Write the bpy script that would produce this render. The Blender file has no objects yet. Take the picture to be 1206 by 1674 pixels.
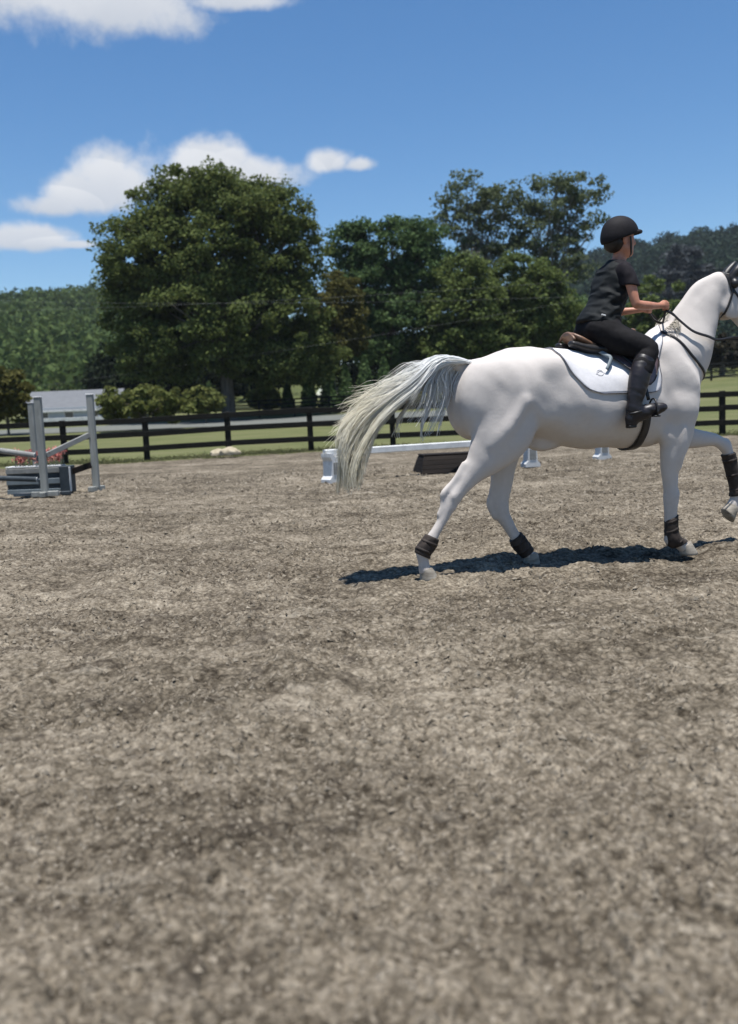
import bpy, math, random
import numpy as np
from mathutils import Matrix, Vector

random.seed(7)
RNG = np.random.default_rng(11)
R_ = math.radians
scene = bpy.context.scene
COL = scene.collection

# ------------------------------------------------------------------ camera
PITCH, ROLL, CAM_H, FPX = 6.43, -2.3, 1.2, 1500.0
cam_d = bpy.data.cameras.new('camera')
cam = bpy.data.objects.new('camera', cam_d)
COL.objects.link(cam)
cam_d.sensor_fit = 'VERTICAL'
cam_d.sensor_height = 36.0
cam_d.lens = FPX / 1674.0 * 36.0
cam_d.clip_end = 6000
cam_m = Matrix.Rotation(R_(90 - PITCH), 3, 'X') @ Matrix.Rotation(R_(ROLL), 3, 'Z')
cam.location = (0, 0, CAM_H)
cam.rotation_euler = cam_m.to_euler()
cam_d.dof.use_dof = True
cam_d.dof.focus_distance = 6.9
cam_d.dof.aperture_fstop = 1.8
scene.camera = cam

# ------------------------------------------------------------------ sun, sky, exposure
SUN_EL, SUN_AZ = 82.0, 168.0            # azimuth clockwise from +Y (the way the camera looks)
sun_dir = Vector((math.sin(R_(SUN_AZ)) * math.cos(R_(SUN_EL)), math.cos(R_(SUN_AZ)) * math.cos(R_(SUN_EL)), math.sin(R_(SUN_EL))))
sun_d = bpy.data.lights.new('sun', 'SUN')
sun_d.energy = 5.0
sun_d.angle = R_(0.53)
sun_d.color = (1.0, 0.978, 0.945)
sun = bpy.data.objects.new('sun', sun_d)
sun.rotation_euler = (-sun_dir).to_track_quat('-Z', 'Y').to_euler()
COL.objects.link(sun)

world = bpy.data.worlds.new('World')
scene.world = world
world.use_nodes = True
SKY_STRENGTH = 0.090
scene.view_settings.view_transform = 'Standard'
scene.view_settings.look = 'None'
scene.view_settings.gamma = 1.0
scene.view_settings.use_curve_mapping = False
scene.view_settings.exposure = 0.55
scene.cycles.use_denoising = True
scene.cycles.max_bounces = 6
scene.cycles.diffuse_bounces = 3
scene.cycles.transparent_max_bounces = 8


def pix_ray(px, py):
    return np.array(cam_m) @ np.array([(px - 603.0) / FPX, -(py - 837.0) / FPX, -1.0])


def at(px, py, Y):
    """point that stands Y metres out and shows at this place of the photograph"""
    d = pix_ray(px, py)
    return np.array([0, 0, CAM_H]) + d * (Y / d[1])


def on_ground(px, py, z=0.0):
    d = pix_ray(px, py)
    return np.array([0, 0, CAM_H]) + d * ((z - CAM_H) / d[2])


def build_sky():
    nt = world.node_tree
    for n in list(nt.nodes):
        nt.nodes.remove(n)
    N, L = nt.nodes.new, nt.links.new
    out = N('ShaderNodeOutputWorld')
    bg = N('ShaderNodeBackground')
    bg.inputs['Strength'].default_value = SKY_STRENGTH
    L(bg.outputs[0], out.inputs[0])
    sky = N('ShaderNodeTexSky')
    sky.sky_type = 'NISHITA'
    sky.sun_disc = False
    sky.sun_elevation = R_(SUN_EL)
    sky.sun_rotation = R_(SUN_AZ)
    sky.altitude = 200
    sky.air_density = 1.0
    sky.dust_density = 0.15
    sky.ozone_density = 3.5

    def math_(op, a, b=None, c=None):
        m = N('ShaderNodeMath')
        m.operation = op
        for i, v in enumerate((a, b, c)):
            if v is None:
                continue
            if isinstance(v, (int, float)):
                m.inputs[i].default_value = v
            else:
                L(v, m.inputs[i])
        return m.outputs[0]

    tc = N('ShaderNodeTexCoord')
    sep = N('ShaderNodeSeparateXYZ')
    L(tc.outputs['Generated'], sep.inputs[0])
    az = math_('ARCTAN2', sep.outputs[0], sep.outputs[1])
    el = math_('ARCSINE', sep.outputs[2])
    # ragged edges: a noise in direction space bends the outline of every cloud
    n1 = N('ShaderNodeTexNoise')
    n1.inputs['Scale'].default_value = 17
    n1.inputs['Detail'].default_value = 7
    n1.inputs['Roughness'].default_value = 0.6
    L(tc.outputs['Generated'], n1.inputs['Vector'])
    n2 = N('ShaderNodeTexNoise')
    n2.inputs['Scale'].default_value = 7.0
    n2.inputs['Detail'].default_value = 5
    n2.inputs['Roughness'].default_value = 0.5
    L(tc.outputs['Generated'], n2.inputs['Vector'])
    blobs = [(90, -22, 190, 92), (215, 18, 95, 58), (390, 2, 90, 20),
             (200, 290, 88, 62), (140, 322, 92, 44), (88, 338, 58, 24),
             (345, 272, 78, 44), (428, 286, 80, 34), (300, 300, 80, 40),
             (537, 266, 46, 24), (588, 270, 34, 15), (45, 392, 95, 27), (120, 400, 60, 10)]
    dens = None
    shade = None
    for (px, py, rx, ry) in blobs:
        d = pix_ray(px, py)
        d = d / np.linalg.norm(d)
        a0, e0 = math.atan2(d[0], d[1]), math.asin(d[2])
        k = math.cos(e0)
        da = math_('DIVIDE', math_('SUBTRACT', az, a0), rx / FPX / k)
        de = math_('DIVIDE', math_('SUBTRACT', el, e0), ry / FPX)
        # flat under-side: the lower half falls off faster
        de2 = math_('MULTIPLY', de, math_('MULTIPLY_ADD', math_('LESS_THAN', de, 0.0), 0.45, 1.0))
        r = math_('SQRT', math_('ADD', math_('MULTIPLY', da, da), math_('MULTIPLY', de2, de2)))
        v = math_('SUBTRACT', 1.0, r)
        dens = v if dens is None else math_('MAXIMUM', dens, v)
        lo = math_('MULTIPLY', math_('MULTIPLY_ADD', de, 0.5, 0.5), math_('GREATER_THAN', v, -0.25))
        shade = lo if shade is None else math_('MAXIMUM', shade, lo)
    # the same fair-weather clouds carry on over the rest of the sky
    n3 = N('ShaderNodeTexNoise')
    n3.inputs['Scale'].default_value = 3.2
    n3.inputs['Detail'].default_value = 4
    mp = N('ShaderNodeMapping')
    mp.inputs['Scale'].default_value = (1, 1, 2.6)
    L(tc.outputs['Generated'], mp.inputs[0])
    L(mp.outputs[0], n3.inputs['Vector'])
    away = math_('GREATER_THAN', math_('ABSOLUTE', az), 0.55)
    rest = math_('MULTIPLY', math_('MULTIPLY_ADD', n3.outputs[0], 4.0, -2.75), away)
    rest = math_('SUBTRACT', rest, math_('MULTIPLY', math_('SUBTRACT', 1.0, away), 2.0))
    dens = math_('MAXIMUM', dens, rest)
    dens = math_('ADD', dens, math_('MULTIPLY_ADD', n1.outputs[0], 2.0, -1.0))
    mr = N('ShaderNodeMapRange')
    mr.interpolation_type = 'SMOOTHSTEP'
    mr.inputs['From Min'].default_value = -0.12
    mr.inputs['From Max'].default_value = 0.62
    L(dens, mr.inputs['Value'])
    sh = math_('ADD', math_('MULTIPLY', shade, 0.75), math_('MULTIPLY_ADD', n2.outputs[0], 1.3, -0.42))  # shading of the cloud undersides, put into the cloud colour
    cm = N('ShaderNodeMix')
    cm.data_type = 'RGBA'
    cm.clamp_factor = True
    cm.inputs['A'].default_value = (3.7, 4.1, 4.8, 1)
    cm.inputs['B'].default_value = (6.3, 6.4, 6.6, 1)
    L(sh, cm.inputs['Factor'])
    mix = N('ShaderNodeMix')
    mix.data_type = 'RGBA'
    L(math_('MULTIPLY', mr.outputs[0], 0.95), mix.inputs['Factor'])
    hs = N('ShaderNodeHueSaturation')
    hs.inputs['Saturation'].default_value = 1.22
    L(sky.outputs[0], hs.inputs['Color'])
    L(hs.outputs[0], mix.inputs['A'])
    L(cm.outputs['Result'], mix.inputs['B'])
    L(mix.outputs['Result'], bg.inputs['Color'])


build_sky()

# ------------------------------------------------------------------ helpers: objects


def tag(o, label=None, cat=None, group=None, kind=None):
    if label:
        o['label'] = label
    if cat:
        o['category'] = cat
    if group:
        o['group'] = group
    if kind:
        o['kind'] = kind
    return o


def empty(name, loc=(0, 0, 0), rz=0.0, label=None, cat=None, group=None):
    o = bpy.data.objects.new(name, None)
    COL.objects.link(o)
    o.location = loc
    o.rotation_euler = (0, 0, rz)
    o.empty_display_size = 0.1
    return tag(o, label, cat, group)


def np_mesh(name, V, F, smooth=True):
    V = np.asarray(V, np.float32).reshape(-1, 3)
    F = np.asarray(F, np.int32)
    me = bpy.data.meshes.new(name)
    m, k = F.shape
    me.vertices.add(len(V))
    me.vertices.foreach_set('co', V.ravel())
    me.loops.add(m * k)
    me.loops.foreach_set('vertex_index', F.ravel())
    me.polygons.add(m)
    me.polygons.foreach_set('loop_start', np.arange(0, m * k, k, dtype=np.int32))
    me.polygons.foreach_set('use_smooth', np.full(m, smooth, bool))
    me.update(calc_edges=True)
    me.validate()
    return me


def obj(name, me, mat=None, parent=None, loc=None):
    o = bpy.data.objects.new(name, me)
    COL.objects.link(o)
    if mat is not None and len(me.materials) == 0:
        me.materials.append(mat)
    o.parent = parent
    if loc is not None:
        o.location = loc
    return o


class MB:
    """collects simple solids into one mesh"""

    def __init__(s):
        s.V, s.F = [], []

    def add(s, V, F):
        o = len(s.V)
        s.V += [tuple(map(float, v)) for v in V]
        s.F += [tuple(int(i) + o for i in f) for f in F]
        return s

    def box(s, c, size, rot=None, taper=1.0, bevel=0.0):
        x, y, z = [q / 2 for q in size]
        b = min(bevel, x * .45, y * .45, z * .45)
        if b > 0:
            V = []
            for sz, t in ((-1, 1.0), (1, taper)):
                for zz, ins in (((z - b) * sz, 0), (z * sz, b)) if sz > 0 else ((z * sz, b), ((z - b) * sz, 0)):
                    X, Y = (x - ins) * t, (y - ins) * t
                    for (a, d) in ((1, 1), (-1, 1), (-1, -1), (1, -1)):
                        cx, cy = a * X, d * Y
                        if a * d > 0:
                            V += [(cx, cy - d * b, zz), (cx - a * b, cy, zz)]
                        else:
                            V += [(cx - a * b, cy, zz), (cx, cy - d * b, zz)]
            F = [tuple(reversed(range(8)))] + [tuple(range(24, 32))]
            for r in range(3):
                for i in range(8):
                    j = (i + 1) % 8
                    F.append((r * 8 + i, r * 8 + j, r * 8 + 8 + j, r * 8 + 8 + i))
        else:
            V = [(-x, -y, -z), (x, -y, -z), (x, y, -z), (-x, y, -z)]
            V += [(a * taper, b_ * taper, z) for a, b_, _ in V]
            F = [(3, 2, 1, 0), (4, 5, 6, 7), (0, 1, 5, 4), (1, 2, 6, 5), (2, 3, 7, 6), (3, 0, 4, 7)]
        M = rot if rot is not None else Matrix.Identity(3)
        V = [M @ Vector(v) + Vector(c) for v in V]
        return s.add(V, F)

    def bar(s, a, b, w, h, bevel=0.004, up=(0, 0, 1)):
        a, b = Vector(a), Vector(b)
        d = b - a
        L = d.length
        x = d.normalized()
        y = Vector(up).cross(x)
        if y.length < 1e-4:
            y = Vector((0, 1, 0)).cross(x)
        y.normalize()
        z = x.cross(y)
        M = Matrix((x, y, z)).transposed()
        return s.box((a + b) / 2, (L, w, h), M, bevel=bevel)

    def tube(s, pts, rad, n=8, cap=True):
        V, F = tube(pts, rad, n, cap)
        return s.add(V, F)

    def build(s, name, mat, parent=None, smooth=False, loc=None):
        me = bpy.data.meshes.new(name)
        me.from_pydata(s.V, [], s.F)
        if smooth:
            me.polygons.foreach_set('use_smooth', np.ones(len(me.polygons), bool))
        me.update()
        return obj(name, me, mat, parent, loc)


def catmull(P, n):
    P = np.asarray(P, float)
    Q = np.vstack([2 * P[0] - P[1], P, 2 * P[-1] - P[-2]])
    out = []
    for i in range(len(P) - 1):
        p0, p1, p2, p3 = Q[i:i + 4]
        for t in np.linspace(0, 1, n, endpoint=False):
            out.append(.5 * ((2 * p1) + (-p0 + p2) * t + (2 * p0 - 5 * p1 + 4 * p2 - p3) * t * t + (-p0 + 3 * p1 - 3 * p2 + p3) * t ** 3))
    out.append(P[-1])
    return np.array(out)


def tube(pts, rad, n=8, cap=True):
    P = np.asarray(pts, float)
    m = len(P)
    r = np.broadcast_to(np.asarray(rad, float), (m,))
    T = np.gradient(P, axis=0)
    T /= np.linalg.norm(T, axis=1)[:, None] + 1e-9
    ref = np.array([0, 0, 1.0]) if abs(T[0][2]) < .9 else np.array([1.0, 0, 0])
    V = []
    A = np.cross(T[0], ref)
    A /= np.linalg.norm(A)
    for i in range(m):
        A = A - T[i] * (A @ T[i])
        A /= np.linalg.norm(A) + 1e-9
        B = np.cross(T[i], A)
        for k in range(n):
            t = 2 * math.pi * k / n
            V.append(P[i] + r[i] * (math.cos(t) * A + math.sin(t) * B))
    F = []
    for i in range(m - 1):
        for k in range(n):
            F.append((i * n + k, i * n + (k + 1) % n, (i + 1) * n + (k + 1) % n, (i + 1) * n + k))
    if cap:
        F.append(tuple(reversed(range(n))))
        F.append(tuple(range((m - 1) * n, m * n)))
    return V, F


def ribbon(pts, nrm, width, thick):
    """flat strap: pts along its middle, nrm outward, rectangular section"""
    P = np.asarray(pts, float)
    m = len(P)
    Nn = np.asarray(nrm, float)
    T = np.gradient(P, axis=0)
    T /= np.linalg.norm(T, axis=1)[:, None] + 1e-9
    S = np.cross(T, Nn)
    S /= np.linalg.norm(S, axis=1)[:, None] + 1e-9
    w = np.broadcast_to(np.asarray(width, float), (m,))[:, None] / 2
    Nn = np.cross(S, T)
    V = np.stack([P - S * w, P + S * w, P + S * w + Nn * thick, P - S * w + Nn * thick], 1).reshape(-1, 3)
    F = []
    for i in range(m - 1):
        for k in range(4):
            F.append((i * 4 + k, i * 4 + (k + 1) % 4, (i + 1) * 4 + (k + 1) % 4, (i + 1) * 4 + k))
    F += [(3, 2, 1, 0), tuple(range((m - 1) * 4, m * 4))]
    return V, F


# ------------------------------------------------------------------ helpers: noise
_tab = np.random.default_rng(5).random(65536).astype(np.float32)


def vnoise2(x, y, seed=0):
    xi, yi = np.floor(x).astype(np.int64), np.floor(y).astype(np.int64)
    fx, fy = x - xi, y - yi
    fx, fy = fx * fx * (3 - 2 * fx), fy * fy * (3 - 2 * fy)

    def h(a, b):
        return _tab[((a * 73856093) ^ (b * 19349663) ^ (seed * 83492791)) & 65535]
    return (h(xi, yi) * (1 - fx) + h(xi + 1, yi) * fx) * (1 - fy) + (h(xi, yi + 1) * (1 - fx) + h(xi + 1, yi + 1) * fx) * fy


def vnoise3(x, y, z, seed=0):
    xi, yi, zi = (np.floor(q).astype(np.int64) for q in (x, y, z))
    fx, fy, fz = x - xi, y - yi, z - zi
    fx, fy, fz = (f * f * (3 - 2 * f) for f in (fx, fy, fz))

    def h(a, b, c):
        return _tab[((a * 73856093) ^ (b * 19349663) ^ (c * 83492791) ^ (seed * 2654435)) & 65535]
    r = 0
    for dx in (0, 1):
        for dy in (0, 1):
            for dz in (0, 1):
                w = (fx if dx else 1 - fx) * (fy if dy else 1 - fy) * (fz if dz else 1 - fz)
                r = r + w * h(xi + dx, yi + dy, zi + dz)
    return r


# ------------------------------------------------------------------ helpers: materials
class Mat:
    def __init__(s, name, rough=0.6, spec=0.3):
        s.m = bpy.data.materials.new(name)
        s.m.use_nodes = True
        s.nt = s.m.node_tree
        s.b = s.nt.nodes['Principled BSDF']
        s.b.inputs['Roughness'].default_value = rough
        s.b.inputs['Specular IOR Level'].default_value = spec
        s.tc = None

    def N(s, t):
        return s.nt.nodes.new(t)

    def L(s, a, b):
        s.nt.links.new(a, b)

    def coords(s, scale=(1, 1, 1), rot=(0, 0, 0)):
        if s.tc is None:
            s.tc = s.N('ShaderNodeTexCoord')
        mp = s.N('ShaderNodeMapping')
        mp.inputs['Scale'].default_value = scale
        mp.inputs['Rotation'].default_value = rot
        s.L(s.tc.outputs['Object'], mp.inputs[0])
        return mp.outputs[0]

    def noise(s, scale, detail=4, rough=0.55, stretch=(1, 1, 1), dist=0.0):
        n = s.N('ShaderNodeTexNoise')
        n.inputs['Scale'].default_value = scale
        n.inputs['Detail'].default_value = detail
        n.inputs['Roughness'].default_value = rough
        n.inputs['Distortion'].default_value = dist
        s.L(s.coords(stretch), n.inputs['Vector'])
        return n.outputs[0]

    def ramp(s, v, stops):
        r = s.N('ShaderNodeValToRGB')
        el = r.color_ramp.elements
        el[0].position, el[0].color = stops[0][0], (*stops[0][1], 1)
        el[1].position, el[1].color = stops[-1][0], (*stops[-1][1], 1)
        for p, c in stops[1:-1]:
            e = el.new(p)
            e.color = (*c, 1)
        s.L(v, r.inputs[0])
        return r.outputs[0]

    def mix(s, f, a, b, mode='MIX'):
        m = s.N('ShaderNodeMix')
        m.data_type = 'RGBA'
        m.blend_type = mode
        for k, v in (('Factor', f), ('A', a), ('B', b)):
            if isinstance(v, (int, float)):
                m.inputs[k].default_value = v
            elif isinstance(v, tuple):
                m.inputs[k].default_value = (*v, 1) if len(v) == 3 else v
            else:
                s.L(v, m.inputs[k])
        return m.outputs['Result']

    def math(s, op, a, b=0.0):
        m = s.N('ShaderNodeMath')
        m.operation = op
        for i, v in enumerate((a, b)):
            if isinstance(v, (int, float)):
                m.inputs[i].default_value = v
            else:
                s.L(v, m.inputs[i])
        return m.outputs[0]

    def color(s, c):
        if isinstance(c, tuple):
            s.b.inputs['Base Color'].default_value = (*c, 1)
        else:
            s.L(c, s.b.inputs['Base Color'])
        return s

    def bump(s, v, strength=0.3, dist=0.01):
        n = s.N('ShaderNodeBump')
        n.inputs['Strength'].default_value = strength
        n.inputs['Distance'].default_value = dist
        s.L(v, n.inputs['Height'])
        s.L(n.outputs[0], s.b.inputs['Normal'])
        return s


def simple(name, c0, c1, scale=8.0, rough=0.6, spec=0.3, bump=0.2, bd=0.004, stretch=(1, 1, 1), detail=5):
    m = Mat(name, rough, spec)
    n = m.noise(scale, detail, 0.6, stretch)
    m.color(m.ramp(n, [(0.3, c0), (0.7, c1)]))
    if bump:
        m.bump(n, bump, bd)
    return m.m


def worn(name, c0, c1, bare, scale=5, stretch=(1, 1, 1)):
    m = Mat(name, .65, .25)
    n = m.noise(scale, 5, .6, stretch)
    chips = m.noise(17, 6, .7, (1, 1, .6))
    grime = m.noise(2.2, 4, .6)
    c = m.ramp(n, [(.3, c0), (.7, c1)])
    c = m.mix(m.ramp(grime, [(.45, (0, 0, 0)), (.75, (.5, .5, .5))]), c, tuple(x * .45 for x in c0))
    c = m.mix(m.ramp(chips, [(.64, (0, 0, 0)), (.68, (1, 1, 1))]), c, bare)
    m.color(c)
    m.bump(chips, .4, .003)
    return m.m


def leaf_mat(name, dark, mid, light, transl=0.3):
    m = Mat(name, 0.7, 0.07)
    g = m.N('ShaderNodeNewGeometry')
    c = m.ramp(g.outputs['Random Per Island'], [(0.0, dark), (0.55, mid), (1.0, light)])
    big = m.noise(0.45, 2, 0.5)
    c = m.mix(m.math('MULTIPLY', big, 0.5), c, mid)
    m.color(c)
    tr = m.N('ShaderNodeBsdfTranslucent')
    m.L(m.mix(0.5, c, light, 'MIX'), tr.inputs['Color'])
    ms = m.N('ShaderNodeMixShader')
    ms.inputs[0].default_value = transl
    m.L(m.b.outputs[0], ms.inputs[1])
    m.L(tr.outputs[0], ms.inputs[2])
    m.L(ms.outputs[0], m.nt.nodes['Material Output'].inputs[0])
    return m.m


M = {}
# arena footing: sand with chopped fibre, dry crumbs over darker damp ground, pit shade put into the colour
m = Mat('footing', 0.95, 0.06)
fine = m.noise(120, 6, 0.75)
mid_ = m.noise(30, 6, 0.70, dist=.8)
clump = m.noise(8.5, 5, 0.66, dist=.6)
big = m.noise(1.9, 5, 0.64)
patch = m.noise(0.42, 4, 0.6)
streak = m.noise(1.1, 5, 0.65, (.55, 1.9, 1), 0.3)


def grains(scale, warp):
    """crumbs of footing: rounded cells, each with its own tone, the shade of the gaps painted dark"""
    wn = m.N('ShaderNodeTexNoise')
    wn.inputs['Scale'].default_value = scale * .8
    wn.inputs['Detail'].default_value = 3
    m.L(m.coords(), wn.inputs['Vector'])
    vm = m.N('ShaderNodeVectorMath')
    vm.operation = 'MULTIPLY_ADD'
    m.L(wn.outputs['Color'], vm.inputs[0])
    vm.inputs[1].default_value = (warp, warp, warp)
    m.L(m.coords(), vm.inputs[2])
    vo = m.N('ShaderNodeTexVoronoi')
    vo.inputs['Scale'].default_value = scale
    m.L(vm.outputs[0], vo.inputs['Vector'])
    sc_ = m.N('ShaderNodeSeparateColor')
    m.L(vo.outputs['Color'], sc_.inputs[0])
    dome = m.math('SUBTRACT', 1.0, m.math('MULTIPLY', vo.outputs['Distance'], 1.5))
    return dome, sc_.outputs[0]


d1, r1 = grains(36, .03)
v = m.math('ADD', m.math('MULTIPLY', mid_, 0.45), m.math('MULTIPLY', fine, 0.35))
v = m.math('ADD', v, m.math('MULTIPLY', d1, 0.22))
v = m.math('ADD', v, m.math('MULTIPLY', r1, 0.18))
v = m.math('ADD', v, m.math('MULTIPLY', clump, 0.62))
v = m.math('ADD', v, m.math('MULTIPLY', big, 0.50))
v = m.math('ADD', v, m.math('MULTIPLY', streak, 0.56))
v = m.math('ADD', v, m.math('MULTIPLY', patch, 0.50))
c = m.ramp(m.math('ADD', m.math('MULTIPLY', v, 0.265), 0.052), [(0.405, (0.034, 0.027, 0.019)), (0.455, (0.096, 0.079, 0.057)), (0.502, (0.184, 0.154, 0.114)), (0.548, (0.285, 0.243, 0.184)), (0.625, (0.46, 0.403, 0.315))])
# damp churned spots and dry pale scuffs, each with its own ragged outline
damp = m.ramp(m.noise(4.2, 5, 0.62, (.8, 1.25, 1), .7), [(0.56, (0, 0, 0)), (0.70, (.62, .62, .62))])
c = m.mix(damp, c, (0.055, 0.045, 0.036))
dry = m.ramp(m.noise(3.1, 5, 0.66, (.45, 1.9, 1), .9), [(0.60, (0, 0, 0)), (0.72, (.5, .5, .5))])
c = m.mix(dry, c, (0.40, 0.35, 0.275))
m.color(c)
m.bump(m.math('ADD', m.math('ADD', m.math('MULTIPLY', d1, .8), m.math('MULTIPLY', clump, 1.2)), m.math('MULTIPLY', fine, 0.35)), 0.75, 0.026)
M['footing'] = m.m
# loose crumbs
m = Mat('crumb', 0.95, 0.05)
g = m.N('ShaderNodeNewGeometry')
m.color(m.ramp(g.outputs['Random Per Island'], [(0.0, (0.065, 0.053, 0.039)), (0.45, (0.165, 0.138, 0.103)), (1.0, (0.28, 0.24, 0.185))]))
M['crumb'] = m.m
# lawn
m = Mat('lawn', 0.9, 0.1)
a = m.noise(0.35, 6, 0.65)
b = m.noise(14, 4, 0.6)
m.color(m.mix(m.math('MULTIPLY', b, 0.5), m.ramp(a, [(0.3, (0.082, 0.094, 0.034)), (0.5, (0.115, 0.120, 0.050)), (0.72, (0.155, 0.145, 0.075))]), (0.085, 0.094, 0.038)))
m.bump(b, 0.8, 0.04)
M['lawn'] = m.m
M['grass'] = leaf_mat('grass', (0.09, 0.10, 0.035), (0.14, 0.14, 0.06), (0.22, 0.20, 0.11), 0.35)
M['gravel'] = simple('gravel', (0.10, 0.105, 0.092), (0.155, 0.158, 0.142), 3.0, 0.95, 0.1, 0.6, 0.02)
M['soil'] = simple('soil', (0.05, 0.06, 0.025), (0.09, 0.10, 0.035), 0.05, 0.95, 0.05, 0)
M['fence'] = simple('black_board', (0.004, 0.004, 0.003), (0.012, 0.011, 0.008), 9, 0.75, 0.2, 0.3, 0.004, (1, 1, 6))
M['fence_far'] = simple('dark_board', (0.007, 0.007, 0.006), (0.018, 0.018, 0.016), 4, 0.8, 0.2, 0)
M['white_paint'] = worn('white_paint', (0.54, 0.54, 0.53), (0.66, 0.66, 0.64), (.30, .27, .23), 7)
M['grey_paint'] = worn('grey_paint', (0.17, 0.17, 0.16), (0.27, 0.268, 0.25), (.13, .105, .08), 6)
M['post_paint'] = worn('post_paint', (0.20, 0.205, 0.185), (0.31, 0.31, 0.285), (.14, .115, .085), 5, (3, 3, .4))
M['slate_paint'] = simple('slate_paint', (0.022, 0.03, 0.036), (0.045, 0.056, 0.064), 6, 0.6, 0.3, 0.15, 0.003)
M['blue_grey'] = simple('blue_grey_paint', (0.12, 0.15, 0.165), (0.19, 0.22, 0.235), 6, 0.6, 0.3, 0.15, 0.003)
M['flower'] = leaf_mat('flower', (0.36, 0.09, 0.08), (0.48, 0.19, 0.165), (0.56, 0.32, 0.27), 0.2)
M['stem'] = simple('stem', (0.05, 0.09, 0.03), (0.35, 0.36, 0.30), 60, 0.7, 0.2, 0)
M['dark_wood'] = simple('dark_wood', (0.006, 0.0045, 0.004), (0.018, 0.013, 0.010), 7, 0.8, 0.2, 0.4, 0.006, (.4, 3, 3))
M['cream_stone'] = simple('cream_stone', (0.30, 0.25, 0.165), (0.46, 0.40, 0.29), 6, 0.85, 0.2, 0.5, 0.02)
M['roof'] = simple('roof_shingle', (0.115, 0.12, 0.128), (0.165, 0.17, 0.178), 1.5, 0.85, 0.2, 0.3, 0.02, (1, 6, 6))
M['siding'] = simple('siding', (0.32, 0.36, 0.39), (0.40, 0.44, 0.46), 2, 0.7, 0.3, 0)
M['glass'] = simple('window_glass', (0.03, 0.035, 0.04), (0.05, 0.055, 0.06), 2, 0.1, 0.5, 0)
M['bark'] = simple('bark', (0.055, 0.048, 0.04), (0.15, 0.135, 0.115), 3.0, 0.9, 0.1, 0.8, 0.06, (2, 2, .35))
M['pale_bark'] = simple('pale_bark', (0.12, 0.11, 0.095), (0.24, 0.225, 0.195), 3.0, 0.9, 0.1, 0.6, 0.05, (2, 2, .35))
M['wire'] = simple('wire', (0.16, 0.16, 0.16), (0.22, 0.22, 0.22), 3, 0.5, 0.4, 0)
M['leaf_oak'] = leaf_mat('leaf_oak', (0.034, 0.050, 0.015), (0.090, 0.115, 0.034), (0.160, 0.185, 0.058), 0.32)
M['leaf_deep'] = leaf_mat('leaf_deep', (0.024, 0.046, 0.017), (0.062, 0.104, 0.037), (0.12, 0.172, 0.064), 0.32)
M['leaf_olive'] = leaf_mat('leaf_olive', (0.044, 0.044, 0.012), (0.086, 0.082, 0.023), (0.13, 0.12, 0.036), 0.28)
M['leaf_mid'] = leaf_mat('leaf_mid', (0.038, 0.057, 0.016), (0.090, 0.120, 0.035), (0.15, 0.18, 0.056), 0.32)
M['leaf_airy'] = leaf_mat('leaf_airy', (0.055, 0.072, 0.036), (0.098, 0.122, 0.058), (0.15, 0.172, 0.088), 0.4)
M['leaf_shaded'] = leaf_mat('leaf_shaded', (0.008, 0.013, 0.007), (0.018, 0.026, 0.012), (0.032, 0.042, 0.018), 0.15)  # shade at the back of the belt put into the leaf colour
M['leaf_shrub'] = leaf_mat('leaf_shrub', (0.05, 0.065, 0.018), (0.11, 0.125, 0.036), (0.18, 0.185, 0.06), 0.3)
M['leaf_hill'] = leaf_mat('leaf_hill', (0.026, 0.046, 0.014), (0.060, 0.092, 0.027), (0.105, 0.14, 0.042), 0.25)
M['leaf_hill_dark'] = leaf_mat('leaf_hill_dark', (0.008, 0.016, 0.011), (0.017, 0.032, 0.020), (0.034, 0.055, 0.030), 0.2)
M['leaf_grey'] = leaf_mat('leaf_grey', (0.03, 0.034, 0.038), (0.055, 0.06, 0.064), (0.085, 0.09, 0.095), 0.2)
M['leaf_brown'] = leaf_mat('leaf_brown', (0.018, 0.015, 0.010), (0.035, 0.030, 0.019), (0.055, 0.048, 0.030), 0.2)

# ------------------------------------------------------------------ the ground


def sstep(a, b, x):
    t = np.clip((x - a) / (b - a), 0, 1)
    return t * t * (3 - 2 * t)


def land(x, y):
    """height of the land; the arena (y < 27) is level, beyond it the ground climbs gently"""
    x, y = np.asarray(x, float), np.asarray(y, float)
    z = np.interp(y, [26.5, 40, 55, 78, 84, 120, 200, 400, 3000], [0, .10, .33, .85, 1.3, 2.2, 4, 8, 8])
    z = z - 0.10 * sstep(-2, -8, x) * sstep(20, 27, y)
    z = z - .45 * sstep(-18, -26, x) * sstep(70, 90, y)
    z = z + 1.5 * sstep(6, 34, x) * sstep(38, 76, y)
    return z


def grid_mesh(name, xs, ys, zf):
    X, Y = np.meshgrid(xs, ys)
    Z = zf(X, Y)
    V = np.stack([X, Y, Z], -1).reshape(-1, 3)
    nx, ny = len(xs), len(ys)
    i = (np.arange(ny - 1)[:, None] * nx + np.arange(nx - 1)[None]).ravel()
    F = np.stack([i, i + 1, i + nx + 1, i + nx], 1)
    return np_mesh(name, V, F)


def relief(X, Y):
    """trodden footing: hoof hollows, ridges and crumbs (metres)"""
    a = (vnoise2(X * 1.7, Y * 1.7, 1) - .5) * .060
    b = (vnoise2(X * 5.2 + 3, Y * 5.2, 2) - .5) * .050
    c = (vnoise2(X * 11, Y * 11 + 9, 3) - .5) * .036
    n = np.abs(vnoise2(X * 24 + 5, Y * 24, 4) - .5) * 2
    d = (n ** .7 - .5) * .022
    e_ = (vnoise2(X * 55, Y * 55, 6) - .5) * .012
    return a + b + c + d + e_


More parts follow.
